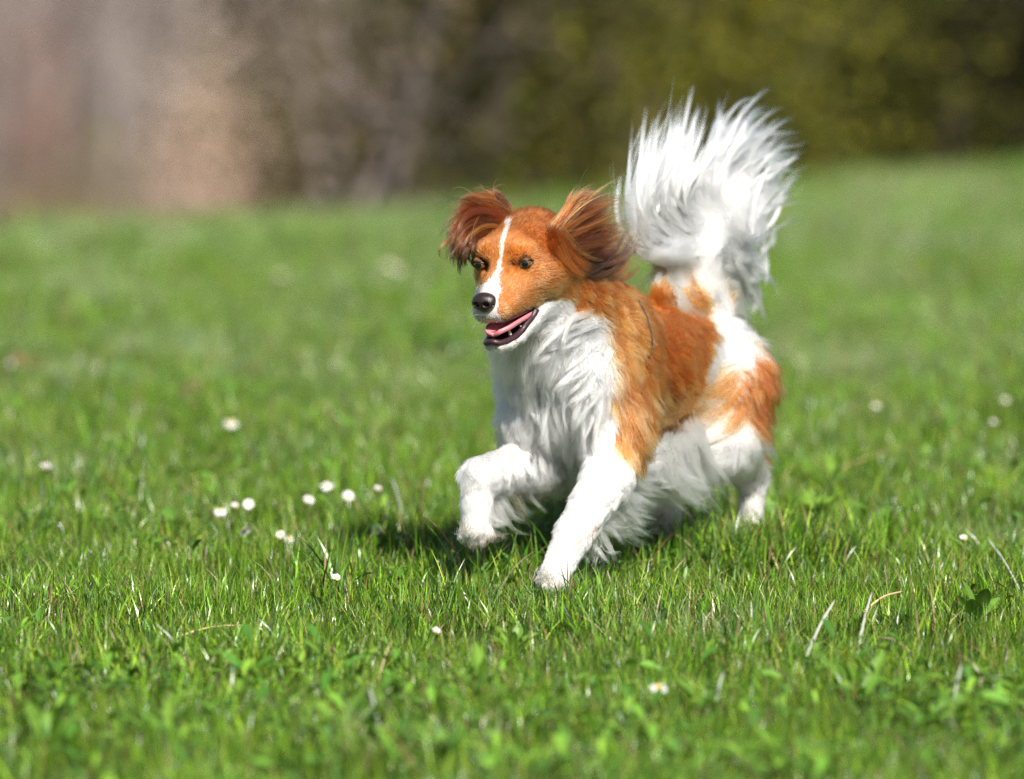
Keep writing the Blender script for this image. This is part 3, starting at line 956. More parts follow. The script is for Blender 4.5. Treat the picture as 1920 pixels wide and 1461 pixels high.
tl = [[(1345, 470), (1390, 482), (1415, 462), (1438, 424), (1452, 388)],
      [(1340, 480), (1385, 500), (1412, 490), (1430, 450)],
      [(1330, 500), (1368, 520), (1398, 532), (1418, 540), (1416, 572)],
      [(1325, 520), (1358, 550), (1388, 575), (1404, 590), (1392, 612)],
      [(1322, 540), (1345, 572), (1368, 592), (1390, 598)],
      [(1300, 505), (1340, 520), (1372, 545), (1395, 560)]]
tl += [[(1380, 440), (1424, 440), (1440, 470), (1427, 522)], [(1370, 468), (1412, 488), (1426, 530), (1416, 582)], [(1350, 500), (1394, 530), (1415, 565), (1402, 606)], [(1335, 520), (1370, 558), (1392, 594), (1380, 616)]]
strands('tail_fringe', [guide(g, 0, -.0) for g in tl], 6500, .012, .014, WHITE, rad=.00036, lock=.22, locks=70, curl=.010, seed=12, depth=.014, cutlo=.5, depthdir=DEPTH, label='white hair sweeping back below the tail')
ts = [[(1278, 590), (1248, 565), (1232, 535), (1240, 505)], [(1295, 585), (1270, 555), (1260, 520), (1262, 490)], [(1310, 580), (1295, 545), (1292, 505), (1300, 475)],
      [(1325, 585), (1325, 550), (1322, 515), (1330, 485)], [(1318, 470), (1275, 470), (1235, 482), (1198, 474)], [(1330, 475), (1290, 480), (1255, 480), (1225, 470)]]
strands('tail_root_fur', [guide(g, .02, .02) for g in ts[:4]], 3200, .008, .005, WHITE, rad=.00032, lock=.6, locks=80, curl=.003, seed=13, depth=.012, cutlo=.5, depthdir=DEPTH)
to_ = [[(1240, 560), (1232, 548), (1230, 536), (1238, 522)], [(1256, 558), (1250, 546), (1252, 534), (1258, 522)], [(1302, 566), (1296, 556), (1296, 548), (1300, 540)], [(1322, 572), (1316, 562), (1312, 552), (1306, 544)]]
strands('tail_root_patch', [guide(g, .035, .032) for g in to_], 800, .006, .007, ORANGE, rad=.0003, lock=.3, between=.15, locks=40, curl=.002, seed=14, depth=.006, cutlo=.5, depthdir=DEPTH, label='chestnut patch at the tail root')
strands('tail_curl', [guide(g, .02, .02) for g in ts[4:]], 1500, .006, .006, WHITE, rad=.00032, lock=.5, locks=40, curl=.003, seed=15, depth=.012, cutlo=.5, depthdir=DEPTH)

# ears
EARC = np.array([[.44, .13, .022], [.34, .09, .014], [.22, .052, .010], [.52, .20, .045], [.13, .035, .010]])
EARD = np.array([[.03, .015, .010], [.06, .025, .012], [.02, .012, .010], [.20, .065, .018]])
ne = [[(1040, 430), (1062, 398), (1080, 374), (1100, 362), (1122, 368)],
      [(1040, 432), (1075, 402), (1110, 374), (1138, 362), (1156, 366)],
      [(1040, 438), (1085, 412), (1128, 386), (1152, 376), (1168, 388)],
      [(1042, 448), (1092, 426), (1138, 406), (1160, 396), (1173, 402)],
      [(1044, 458), (1098, 444), (1142, 428), (1164, 416), (1174, 420)],
      [(1046, 468), (1098, 462), (1142, 450), (1163, 438), (1172, 430)],
      [(1048, 478), (1094, 480), (1136, 474), (1158, 460), (1168, 446)]]
strands('ear_fur', [guide(g, .046, .085, HP) for g in ne], 5600, .0035, .0060, EARC, rad=.00026, lock=.17, locks=260, curl=.010, seed=21, darken=.80, tipcol=(.09, .026, .011), depth=.008, cutlo=.35, depthdir=DEPTH, label='wind-blown chestnut ear on the nearer side', mixcol=(np.array([.05, .02, .012]), .12))
nd = [[(1050, 478), (1092, 486), (1132, 484), (1160, 466), (1186, 436)],
      [(1052, 484), (1090, 498), (1128, 500), (1162, 484), (1196, 424)],
      [(1054, 488), (1090, 508), (1125, 510), (1158, 496), (1188, 452)],
      [(1056, 492), (1090, 516), (1120, 516), (1148, 500), (1172, 470)]]
strands('ear_fringe', [guide(g, .050, .078, HP) for g in nd], 1500, .003, .0060, EARD, rad=.00028, lock=.09, locks=48, curl=.007, seed=22, depth=.006, cutlo=.55, depthdir=DEPTH, label='black fringe of the nearer ear')
nb = [[(1036, 470), (1052, 492), (1072, 510), (1098, 520)], [(1040, 450), (1060, 482), (1080, 505), (1110, 516)], [(1040, 440), (1070, 470), (1100, 492), (1130, 500)]]
strands('ear_fur', [guide(g, .054, .066, HP) for g in nb], 1800, .003, .003, EARC, rad=.00026, lock=.3, locks=50, curl=.003, seed=25, depth=.004, cutlo=.6, depthdir=DEPTH)
fe = [[(952, 400), (936, 378), (920, 368), (938, 372), (952, 382)],
      [(948, 402), (925, 376), (902, 368), (880, 376), (862, 390)],
      [(942, 406), (908, 388), (878, 384), (854, 398), (846, 424)],
      [(936, 412), (898, 402), (866, 408), (846, 430), (846, 460)],
      [(930, 422), (894, 416), (864, 432), (848, 462), (856, 490)],
      [(922, 434), (890, 434), (866, 456), (858, 482), (868, 497)]]
strands('ear_fur', [guide(g, -.044, -.072, HP) for g in fe], 4800, .0035, .0060, EARC, rad=.00026, lock=.17, locks=220, curl=.0085, seed=23, darken=.72, tipcol=(.06, .02, .01), depth=.009, cutlo=.35, depthdir=DEPTH, label='lifted chestnut ear on the far side with dark curling tips', mixcol=(np.array([.05, .02, .012]), .14))
fd = [[(925, 425), (890, 430), (860, 450), (848, 476), (862, 494)], [(918, 440), (888, 448), (868, 470), (866, 492), (878, 496)], [(912, 452), (888, 462), (876, 482), (884, 496)]]
strands('ear_fringe', [guide(g, -.046, -.066, HP) for g in fd], 1100, .003, .0055, EARD, rad=.00028, lock=.12, locks=36, curl=.009, seed=24, depth=.006, cutlo=.5, depthdir=DEPTH)

strands('ear_flyaway', [guide(g, .050, .085, HP) for g in ne], 150, .004, .014, EARC, rad=.00024, lock=.05, locks=110, curl=.012, seed=26, depth=.012, cutlo=.8, depthdir=DEPTH, mixcol=(np.array([.03, .015, .01]), .35))
strands('ear_flyaway', [guide(g, -.046, -.072, HP) for g in fe], 150, .004, .014, EARC, rad=.00024, lock=.05, locks=110, curl=.014, seed=27, depth=.012, cutlo=.8, depthdir=DEPTH, mixcol=(np.array([.03, .015, .01]), .4))
# chest ruff: tufts curling off the throat and breast
def off_surf(u, v, o_):
    S_ = surf(u, v)
    while S_ is None and u < 1100:
        u += 4; S_ = surf(u, v)
    return S_ + norm(CAM_L - S_) * o_
rf = [[(1104, 594), (1078, 602), (1040, 622), (1014, 652)], [(1110, 618), (1082, 640), (1052, 656), (1022, 674)], [(1118, 654), (1096, 692), (1066, 716), (1034, 734)],
      [(1130, 704), (1116, 762), (1096, 804), (1074, 840)], [(1062, 690), (1052, 740), (1048, 790), (1060, 838)], [(1012, 700), (1006, 756), (1014, 806), (1030, 846)],
      [(1000, 668), (986, 694), (976, 732), (986, 772)], [(965, 676), (952, 704), (952, 742), (964, 780)]]
strands('chest_ruff', [guide(g, -.006, .030, off_surf) for g in rf], 6500, .006, .012, WHITE, rad=.00032, lock=.22, locks=130, curl=.009, seed=43, depth=.006, cutlo=.4, label='fluffy white ruff on throat and breast')
# leg feathering, belly and trousers
lf = [[(1150, 868), (1188, 868), (1226, 862), (1250, 856)], [(1145, 885), (1185, 896), (1222, 902), (1250, 896)],
      [(1136, 905), (1172, 925), (1206, 940), (1236, 946)], [(1124, 932), (1152, 958), (1180, 982), (1206, 996)],
      [(1110, 960), (1132, 984), (1154, 1006), (1170, 1018)], [(1094, 992), (1106, 1022), (1108, 1050), (1098, 1072)]]
strands('leg_feathering', [guide(g, .068, .062) for g in lf], 6500, .009, .012, WHITE, rad=.00030, lock=.24, locks=130, curl=.010, seed=31, depth=.014, cutlo=.4, label='white feathering behind the reaching front leg')
strands('leg_wisps', [guide(g, .070, .066) for g in lf], 170, .009, .018, WHITE, rad=.00034, lock=.05, locks=60, curl=.020, seed=41, depth=.014, cutlo=.8)
ff = [[(1015, 872), (1040, 888), (1058, 902), (1052, 926)], [(1000, 890), (1022, 910), (1040, 920), (1046, 935)],
      [(975, 905), (988, 928), (1004, 938), (1020, 940)], [(945, 915), (956, 940), (975, 960), (995, 972)], [(908, 960), (916, 985), (930, 1000), (948, 1004)]]
strands('leg_feathering', [guide(g, -.062, -.055) for g in ff], 2200, .006, .006, WHITE, rad=.00030, lock=.22, locks=70, curl=.008, seed=32, depth=.010, cutlo=.4, mixcol=(np.array([.46, .27, .14]), .22))
bf = [[(1225, 850), (1238, 890), (1262, 925), (1300, 950)], [(1250, 840), (1262, 885), (1290, 920), (1325, 945)], [(1280, 830), (1296, 875), (1318, 910), (1345, 938)],
      [(1310, 800), (1325, 850), (1342, 890), (1350, 918)], [(1200, 880), (1220, 905), (1248, 925), (1285, 935)]]
strands('belly_fur', [guide(g, .066, .062) for g in bf], 3800, .010, .010, WHITE, rad=.0003, lock=.22, locks=110, curl=.010, seed=33, depth=.016, cutlo=.5, label='long white hair hanging from the belly')
strands('belly_wisps', [guide(g, .068, .066) for g in bf], 200, .012, .018, WHITE, rad=.00034, lock=.05, locks=70, curl=.020, seed=42, depth=.016, cutlo=.8)
tf = [[(1388, 830), (1398, 870), (1408, 905), (1420, 935)], [(1405, 770), (1428, 805), (1440, 835), (1452, 866)], [(1385, 790), (1405, 835), (1425, 870), (1440, 905)], [(1370, 800), (1385, 850), (1400, 890), (1412, 915)],
      [(1420, 740), (1440, 775), (1448, 805), (1450, 830)]]
strands('thigh_feathering', [guide(g, .078, .070) for g in tf[:4]], 4200, .008, .008, WHITE, rad=.0003, lock=.25, locks=70, curl=.004, seed=34, depth=.010, cutlo=.4)
to2 = [[(1402, 655), (1410, 672), (1416, 695), (1424, 720)], [(1392, 672), (1410, 700), (1428, 735), (1440, 770)], [(1388, 705), (1408, 735), (1428, 770), (1442, 802)], [(1385, 730), (1400, 760), (1416, 780), (1430, 800)]]
strands('thigh_patch', [guide(g, .082, .078) for g in to2], 2000, .005, .005, ORANGE, rad=.0003, lock=.5, locks=70, curl=.003, seed=35, depth=.008, cutlo=.4, label='chestnut patch on the thigh', mixcol=(np.array([.66, .38, .15]), .4))
# toe hair
tw = [[(1052, 1075), (1085, 1085), (1110, 1078), (1130, 1080)], [(1020, 1075), (1004, 1085), (1000, 1070), (1015, 1060)], [(1030, 1085), (1022, 1102), (1018, 1112)], [(1050, 1085), (1054, 1100), (1062, 1112)]]
strands('toe_hair', [guide(g, .064, .06) for g in tw], 90, .004, .004, WHITE, rad=.00028, lock=.3, locks=26, curl=.008, seed=36, depth=.004, cutlo=.5, mixcol=(np.array([.40, .22, .12]), .5))
tw2 = [[(878, 985), (868, 1000), (862, 985), (850, 978)], [(885, 1000), (872, 1018), (866, 1028)], [(905, 1000), (925, 1012), (945, 1006), (960, 1010)], [(895, 1005), (890, 1020), (886, 1028)]]
strands('toe_hair', [guide(g, -.06, -.056) for g in tw2], 70, .003, .004, WHITE, rad=.00028, lock=.3, locks=26, curl=.008, seed=37, depth=.004, cutlo=.5, mixcol=(np.array([.40, .22, .12]), .4))
# whiskers
wh = [[(905, 592), (890, 600), (878, 612), (872, 625)], [(900, 590), (884, 595), (868, 606)], [(935, 600), (928, 618), (915, 634)], [(895, 585), (880, 580), (868, 576)], [(955, 600), (960, 618), (950, 632)]]
strands('whiskers', [guide(g, -.005, -.02, HP) for g in wh], 22, .004, .008, np.array([[.03, .02, .02], [.6, .55, .5]]), rad=.00018, lock=.3, locks=20, curl=.003, seed=38, depth=.003, cutlo=.6)
# ------------------------------------------------------------------ face details (all children of the dog)
M_EYEBLK = principled('eye_rim', (.012, .007, .006), .35, spec=.5)
M_PUPIL = principled('pupil', (.004, .004, .004), .08, coat=1.0)
M_IRIS = principled('amber_iris', (.15, .052, .009), .10, noise=.35, scale=260, coat=1.0)
M_SCLERA = principled('eye_white', (.22, .17, .15), .1, coat=1.0)
M_NOSE = principled('wet_nose', (.022, .013, .013), .30, noise=.25, scale=900, spec=.6, coat=.35)
M_LIP = principled('lip', (.035, .014, .018), .40, noise=.4, scale=300, spec=.4, coat=.2)
M_TONGUE = principled('tongue', (.52, .16, .18), .42, noise=.12, scale=500, spec=.5, coat=.3, sss=.15)
M_TOOTH = principled('tooth', (.75, .68, .52), .25, coat=.4)
M_COLLAR = principled('collar_cord', (.02, .016, .015), .6, noise=.3, scale=600)

def lathe_dir(c, d, up, prof, n=20):
    """surface of revolution about axis d through c: prof = [(along, radius)]"""
    d = norm(d); s = norm(np.cross(up, d)); u = np.cross(d, s)
    V = []; F = []
    for (a, r) in prof:
        for i in range(n):
            t = 2 * math.pi * i / n
            V.append(c + d * a + (s * math.cos(t) + u * math.sin(t)) * r)
    for k in range(len(prof) - 1):
        for i in range(n):
            j = (i + 1) % n
            F.append([k * n + i, k * n + j, (k + 1) * n + j, (k + 1) * n + i])
    return np.array(V), np.array(F)

def eye(name, uv, l, gaze, side):
    R = .0112
    look = norm(np.array(gaze, float))
    dl = HM @ norm(DM @ ray(*uv))                  # line of sight in head axes
    e = to_head(surf(*uv)[None])[0] - dl * .0022   # a touch proud of the skin, above the short fur
    cen = e + dl * (R * .90)
    def out(Vh): return HO + Vh @ HM
    up = np.array([0, 0, 1.0])
    prof = [(R * math.cos(a), max(R * math.sin(a), 1e-5)) for a in np.linspace(math.pi, .62, 14)]
    V, F = lathe_dir(cen, look, up, prof); ball = link(name, mesh_np(name, out(V), F), dog, M_SCLERA)
    prof = [(R * 1.004 * math.cos(a), max(R * 1.004 * math.sin(a), 1e-5)) for a in np.linspace(.98, .28, 7)]
    V, F = lathe_dir(cen, look, up, prof); link('iris', mesh_np('iris', out(V), F), ball, M_IRIS)
    prof = [(R * 1.014 * math.cos(a), max(R * 1.014 * math.sin(a), 1e-5)) for a in np.linspace(.40, .001, 7)]
    V, F = lathe_dir(cen, look, up, prof); link('pupil', mesh_np('pupil', out(V), F), ball, M_PUPIL)
    # lids: almond ring bulging over the ball
    s = norm(np.cross(up, look)); u = np.cross(look, s)
    V = []; F = []; n = 40
    rings = [(0.0, 1.0, R * 1.03), (.0010, 1.0, R * 1.10), (.0019, 1.0, R * 1.05), (.0030, 1.0, R * .92), (.0062, 1.0, R * .50)]
    for (grow, _, rad) in rings:
        for i in range(n):
            t = 2 * math.pi * i / n
            x = math.cos(t) * (.0102 + grow * .75)
            sy = math.sin(t)
            y = (abs(sy) ** 1.25) * (1 if sy > 0 else -1) * ((.0037 if sy > 0 else .0036) + grow)
            y += .0012 * side * (x / .01)          # outer corner a little higher
            z2 = max(rad * rad - x * x * .8 - y * y, 1e-7) if grow < .005 else 1e-7
            V.append(cen + s * x + u * y + look * math.sqrt(z2))
    for k in range(len(rings) - 1):
        for i in range(n):
            j = (i + 1) % n
            F.append([k * n + i, k * n + j, (k + 1) * n + j, (k + 1) * n + i])
    link('eyelid', mesh_np('eyelid', out(np.array(V)), np.array(F)), ball, M_EYEBLK)
    return e
eye('eye', (985, 492), .0290, (1, .44, .10), 1)
eye('eye', (902, 494), -.0290, (1, .10, .10), -1)

def sdf_part(name, prims, lo, hi, h, mat, parent=None):
    g, l = field(prims, lo, hi, h)
    V, F = surface_nets(g, l, h)
    return link(name, mesh_np(name, V, F), parent or dog, mat)

def mini(fn):
    """collect primitives of a small part without touching the body list"""
    global PR
    keep = PR; PR = []
    fn(); out = PR; PR = keep
    return out

NZ = HU(906, 568, 0); NZ[0] -= .004
def nose_prims():
    def h(f, l, t): return H(NZ[0] + f, l, NZ[2] + t)
    el('n', h(0, 0, .0035), (.0120, .0165, .0092), .004, R=HM)
    el('n', h(.001, 0, -.004), (.0100, .0105, .0105), .006, R=HM)
    for s in (1, -1):
        el('n', h(.0025, .0095 * s, -.0010), (.0085, .0072, .0080), .004, R=HM)
        el('n', h(.0110, .0072 * s, -.0004), (.0075, .0046, .0036), .0012, R=HM, sub=True)
        rc('n', h(.008, .0095 * s, -.001), h(.004, .0170 * s, -.0040), .0024, .0016, .0015, sub=True)
    rc('n', h(.0125, 0, .002), h(.0110, 0, -.0150), .0011, .0014, .0012, sub=True)
nb_ = H(NZ[0], 0, NZ[2])
sdf_part('nose', mini(nose_prims), nb_ - .026, nb_ + .026, .0009, M_NOSE)

# mouth: lips along the traced gape, tongue, lower canine
UP_ = [(1004, 575, .0300), (990, 583, .0285), (975, 591, .0268), (949, 602, .0210), (928, 605, .0120), (914, 603, 0), ]
LO_ = [(1005, 580, .0300), (998, 594, .0275), (987, 607, .0250), (975, 624, .0215), (957, 637, .0170), (938, 643, .0105), (924, 641, .0030), (919, 636, -.0030)]
def side_pts(L):
    P = np.array([HU(u, v, l) for (u, v, l) in L])
    return P
def tube(P, rad, n=8):
    P = np.asarray(P); m = len(P); V = []; F = []
    T = norm(np.gradient(P, axis=0))
    ref = np.array([0.1, .2, 1.0])
    for i in range(m):
        s = norm(np.cross(T[i], ref)); u = np.cross(s, T[i]); r = rad[i] if np.ndim(rad) else rad
        for j in range(n):
            a = 2 * math.pi * j / n
            V.append(P[i] + s * math.cos(a) * r + u * math.sin(a) * r)
    for i in range(m - 1):
        for j in range(n):
            k = (j + 1) % n
            F.append([i * n + j, i * n + k, (i + 1) * n + k, (i + 1) * n + j])
    V += [P[0], P[-1]]
    b0, b1 = len(V) - 2, len(V) - 1
    T3 = [[b0, (j + 1) % n, j] for j in range(n)] + [[b1, (m - 1) * n + j, (m - 1) * n + (j + 1) % n] for j in range(n)]
    return np.array(V), [np.array(F), np.array(T3)]
lo_n = side_pts(LO_)
for i, q in enumerate(lo_n): print('lip', i, q.round(3))
lo_far = lo_n[:6].copy(); lo_far[:, 1] *= -1
lo_loop = np.concatenate([lo_n[:7], lo_far[::-1]])
V, F = tube(resample(HO + lo_loop @ HM, 60), .0042 + .0012 * np.abs(np.linspace(-1, 1, 60)))
lower = link('lower_lip', mesh_np('lower_lip', V, F), dog, M_LIP)
up_n = side_pts(UP_)
up_far = up_n[:5].copy(); up_far[:, 1] *= -1
V, F = tube(resample(HO + up_n[:5] @ HM, 30), .0010)
link('upper_lip', mesh_np('upper_lip', V, F), dog, M_LIP)
# mouth lining: dark floor, roof and back between the lips
JT = np.array([.0, 0, 0])
def lining():
    c = HU(972, 600, .006)
    q = HU(985, 596, .0)
    rc('m', HO + np.array([.012, 0, -.068]) @ HM, HO + np.array([.060, 0, -.080]) @ HM, .0200, .011, .01)
sdf_part('mouth_lining', mini(lining), H(.03, 0, -.07) - .065, H(.03, 0, -.07) + .065, .0018, M_LIP)
# tongue
tp = [HU(990, 585, .007), HU(966, 598, .009), HU(944, 612, .007), HU(924, 627, .003)]
tq = resample(HO + np.array(tp) @ HM, 16)
Vt = []; Ft = []; W_ = np.interp(np.linspace(0, 1, 16), [0, .5, .85, 1], [.019, .0200, .0185, .0100])
m_ = 11
for i in range(16):
    for j in range(m_):
        x = (j / (m_ - 1) - .5) * 2
        Vt.append(tq[i] + HL * W_[i] * x + HT * (.0042 * (x * x) - .0028 * math.exp(-(x / .16) ** 2) + .002))
for i in range(16):
    for j in range(m_):
        x = (j / (m_ - 1) - .5) * 2
        Vt.append(tq[i] + HL * W_[i] * x * .97 + HT * (-.0045 + .004 * x * x))
def g_(i, j, s): return s * 16 * m_ + i * m_ + j
for i in range(15):
    for j in range(m_ - 1):
        Ft.append([g_(i, j, 0), g_(i, j + 1, 0), g_(i + 1, j + 1, 0), g_(i + 1, j, 0)])
        Ft.append([g_(i, j, 1), g_(i + 1, j, 1), g_(i + 1, j + 1, 1), g_(i, j + 1, 1)])
    Ft.append([g_(i, 0, 0), g_(i + 1, 0, 0), g_(i + 1, 0, 1), g_(i, 0, 1)])
    Ft.append([g_(i, m_ - 1, 0), g_(i, m_ - 1, 1), g_(i + 1, m_ - 1, 1), g_(i + 1, m_ - 1, 0)])
for j in range(m_ - 1): Ft.append([g_(15, j, 0), g_(15, j + 1, 0), g_(15, j + 1, 1), g_(15, j, 1)])
link('tongue', mesh_np('tongue', np.array(Vt), np.array(Ft)), dog, M_TONGUE)
# teeth
def tooth(root, tip, r):
    c = HO + root @ HM; e = HO + tip @ HM
    P = resample([c, .5 * (c + e) + .0006 * HF, e], 7)
    V, F = tube(P, np.array([1, 1, .92, .8, .62, .4, .12]) * r)
    link('tooth', mesh_np('tooth', V, F), dog, M_TOOTH)
for s in (1, -1):
    a = HU(957, 628, .0155); b = HU(954, 615, .0150); a[1] *= s; b[1] *= s
    tooth(a, b, .0023)
    for (u0, v0, l0, du, dv) in ((984, 602, .0235, 0, -4), (976, 612, .0218, 0, -3)):
        a = HU(u0, v0, l0); b = HU(u0 + du, v0 + dv, l0); a[1] *= s; b[1] *= s
        tooth(a, b, .0015)
# collar: thin dark cord half buried in the neck fur
cp = []
for (u, v, o_) in ((1196, 562, .004), (1208, 582, .013), (1217, 608, .017), (1223, 636, .018), (1222, 660, .012), (1214, 674, .002)):
    S_ = surf(u, v); cp.append(S_ + norm(CAM_L - S_) * o_)
V, F = tube(resample(cp, 40), .0010)
link('collar', mesh_np('collar', V, F), dog, M_COLLAR)['label'] = 'thin dark collar cord half buried in the neck fur'
# claws
M_CLAW = principled('claw', (.06, .045, .04), .35)
for (q, ax) in CLAWS:
    P = resample([q, q + ax * .005 + np.array([0, 0, -.0010]), q + ax * .0095 + np.array([0, 0, -.0035])], 6)
    V, F = tube(P, np.array([.0022, .0021, .0018, .0014, .0009, .0003]))
    link('claw', mesh_np('claw', V, F), dog, M_CLAW)
# ------------------------------------------------------------------ daisies
M_STEM = principled('daisy_stem', (.10, .17, .04), .5)
M_PETAL, t_, o_ = node_mat('daisy_petal')
at_ = t_.nodes.new('ShaderNodeAttribute'); at_.attribute_name = 'tint'
b_ = t_.nodes.new('ShaderNodeBsdfPrincipled'); b_.inputs['Roughness'].default_value = .6
tr_ = t_.nodes.new('ShaderNodeBsdfTranslucent'); ms_ = t_.nodes.new('ShaderNodeMixShader'); ms_.inputs[0].default_value = .3
t_.links.new(at_.outputs[0], b_.inputs[0]); t_.links.new(at_.outputs[0], tr_.inputs[0])
t_.links.new(b_.outputs[0], ms_.inputs[1]); t_.links.new(tr_.outputs[0], ms_.inputs[2]); t_.links.new(ms_.outputs[0], o_.inputs[0])
M_DISC = principled('daisy_disc', (.72, .40, .02), .7, noise=.3, scale=900)

def petal_mesh(cup, seed, n=26):
    r = np.random.default_rng(seed); V = []; F = []; c = []
    for i in range(n):
        a = 2 * math.pi * i / n + r.normal() * .06; L = .0078 * (.85 + .3 * r.random()); wd = .0011 * (1 + .3 * r.random())
        el_ = cup + r.normal() * .14; d = np.array([math.cos(a), math.sin(a), 0]); s = np.array([-math.sin(a), math.cos(a), 0])
        b0 = len(V)
        for (t, k) in ((.0, .5), (.4, .9), (.8, 1.0), (1.0, .5)):
            p = d * (.0022 + L * t * math.cos(el_)) + np.array([0, 0, L * t * math.sin(el_) - .001 * t * t + .0002 * (i % 2)])
            V += [p - s * wd * k, p + s * wd * k]
            pk = (t > .7) and (r.random() < .25)
            c += [(.82, .62, .70) if pk else (.84, .84, .82)] * 2
        for k in range(3):
            q = b0 + 2 * k; F.append([q, q + 1, q + 3, q + 2])
    return mesh_np('petals', np.array(V), np.array(F), True, np.array(c))
def disc_mesh():
    V, F = lathe_dir(np.zeros(3), np.array([0, 0, 1.0]), np.array([1.0, 0, 0]), [(-.0012, .0012), (-.0004, .0036), (.0008, .0037), (.0018, .0028), (.0024, .0010), (.0025, .00001)], 14)
    return mesh_np('disc', V, F)
DISC = disc_mesh(); DISC.materials.append(M_DISC)
PET = [petal_mesh(.15, 1), petal_mesh(.5, 2), petal_mesh(1.0, 3), petal_mesh(-.25, 4)]
for p in PET: p.materials.append(M_PETAL)

def daisy(u, v, h, kind, tilt, az, label, sc=1.0):
    p = ground_at(u, v + h / (.73e-3 * (1 if v > 600 else 1.4)))
    root = empty('daisy', tuple(p), 0)
    tag(root, label, 'daisy', 'daisies in the meadow')
    up = np.array([math.sin(tilt) * math.cos(az), math.sin(tilt) * math.sin(az), math.cos(tilt)])
    top = np.array([up[0] * .012, up[1] * .012, h])
    P = resample([(0, 0, -.004), (.2 * top[0], .2 * top[1], h * .5), top], 8)
    V, F = tube(P, .0007, 6)
    link('stem', mesh_np('stem', V, F), root, M_STEM)
    q = Vector(up).to_track_quat('Z', 'Y')
    a = link('petals', PET[kind], root); a.location = top; a.rotation_mode = 'QUATERNION'; a.rotation_quaternion = q; a.scale = (sc,) * 3
    b = link('disc', DISC, root); b.location = top; b.rotation_mode = 'QUATERNION'; b.rotation_quaternion = q; b.scale = (sc,) * 3
DZ = [(614, 904, .05, 0, .5, -1.8, 'wide open white daisy, topmost of the cluster left of the dog', 1.0),
      (650, 925, .045, 1, .7, -1.2, 'white daisy with yellow centre just below the topmost daisy of the cluster', 1.0),
      (575, 930, .045, 0, .6, -1.0, 'round white daisy between the topmost one and the close trio to its left', .85),
      (413, 952, .05, 3, .5, -1.5, 'leftmost white daisy of the close trio left of the dog', .9),
      (439, 945, .045, 2, .5, -1.3, 'small half closed daisy in the middle of the close trio', .8),
      (466, 940, .045, 1, .9, -1.5, 'yellowish daisy on the right of the close trio', .9),
      (467, 992, .05, 3, .9, 2.4, 'bright white daisy seen from its back, standing alone below the close trio', 1.05),
      (527, 999, .035, 1, .9, -1.6, 'yellow centred daisy leaning on a white neighbour, under the cluster left of the dog', .7),
      (538, 1006, .03, 3, .6, -1.0, 'white daisy half sunk in grass right of the yellow centred one', .8),
      (705, 912, .05, 2, .4, -1.0, 'small white closed daisy just left of the lifted front paw, above the shadow', .8),
      (706, 989, .035, 1, .9, -1.5, 'daisy showing its yellow disc at the left tip of the dog shadow', 1.0),
      (712, 968, .04, 2, .9, .3, 'wilting pinkish daisy beside a pale stalk at the left tip of the dog shadow', .8),
      (629, 1085, .055, 2, .7, -1.4, 'sharp half closed daisy with yellow disc on a long stem left of the shadow', .85),
      (812, 1187, .03, 2, .6, -1.0, 'half closed white daisy with orange disc in the sharp grass below the shadow', .85),
      (1233, 1295, .05, 3, .35, -1.4, 'blurred white daisy in the near grass below the hind legs', 1.05),
      (1803, 1008, .045, 2, .5, -1.3, 'small white daisy near the right edge at the height of the hind paws', .8),
      (967, 1042, .02, 2, .6, -1.0, 'tiny violet white daisy inside the dog shadow between the front paws', .7),
      (85, 870, .05, 2, .4, -1.2, 'blurred upright daisy near the left edge of the meadow', 1.1),
      (432, 780, .05, 3, .4, -1.2, 'blurred white daisy alone in the middle distance left of the dog', 1.1),
      (1640, 745, .05, 3, .4, -1.2, 'blurred white daisy behind the dog on the right', .65),
      (1860, 782, .05, 2, .4, -1.2, 'blurred pinkish white daisy at the right edge behind the dog', .75),
      (1882, 735, .05, 0, .4, -1.2, 'blurred white daisy by the right edge, farther off than its pinkish neighbour', .65),
      (728, 488, .06, 0, .2, -1.2, 'far pale daisy out of focus between the ear and the left field', 1.3),
      (745, 497, .06, 0, .2, -1.2, 'far pale daisy touching the one beside the left field, right of the two', 1.2),
      (527, 507, .06, 3, .2, -1.2, 'far faint daisy out of focus in the left field', 1.0),
      ]
for d_ in DZ: daisy(*d_)

# ------------------------------------------------------------------ broad-leaved weeds
M_WEED = leaf_mat('weed_leaf', trans=.35, rough=.42, rand=.12)
def weed_leaf(L, W, bend, col, seed, lobed=False):
    r = np.random.default_rng(seed); V = []; F = []; c = []
    n = 9
    for i in range(n):
        t = i / (n - 1)
        w_ = W * (math.sin(math.pi * min(t * .93 + .05, 1)) ** .8) * (.35 + .9 * t if t < .72 else 1.0)
        if lobed and i % 2: w_ *= .45
        x = L * (t - .25 * bend * t * t); z = L * (.55 * t - .6 * bend * t * t)
        for (s, k) in ((-1, .0), (-.5, -.1), (0, -.22), (.5, -.1), (1, 0)):
            V.append((x + (.12 * w_ * abs(s) if lobed else 0), s * w_ * .5, z + k * w_ * .6 + .02 * w_ * math.sin(9 * t + s * 4)))
            c.append(np.array(col) * (1.25 if s == 0 else 1) * (.9 + .2 * r.random()))
    for i in range(n - 1):
        for j in range(4):
            a = i * 5 + j; F.append([a, a + 1, a + 6, a + 5])
    me = mesh_np('leaf', np.array(V), np.array(F), True, np.array(c)); me.materials.append(M_WEED)
    return me
LV = [weed_leaf(.060, .018, .55, (.12, .24, .03), 1), weed_leaf(.075, .022, .8, (.16, .28, .035), 2, True), weed_leaf(.042, .020, .4, (.09, .2, .025), 3), weed_leaf(.09, .02, .45, (.13, .25, .03), 4)]
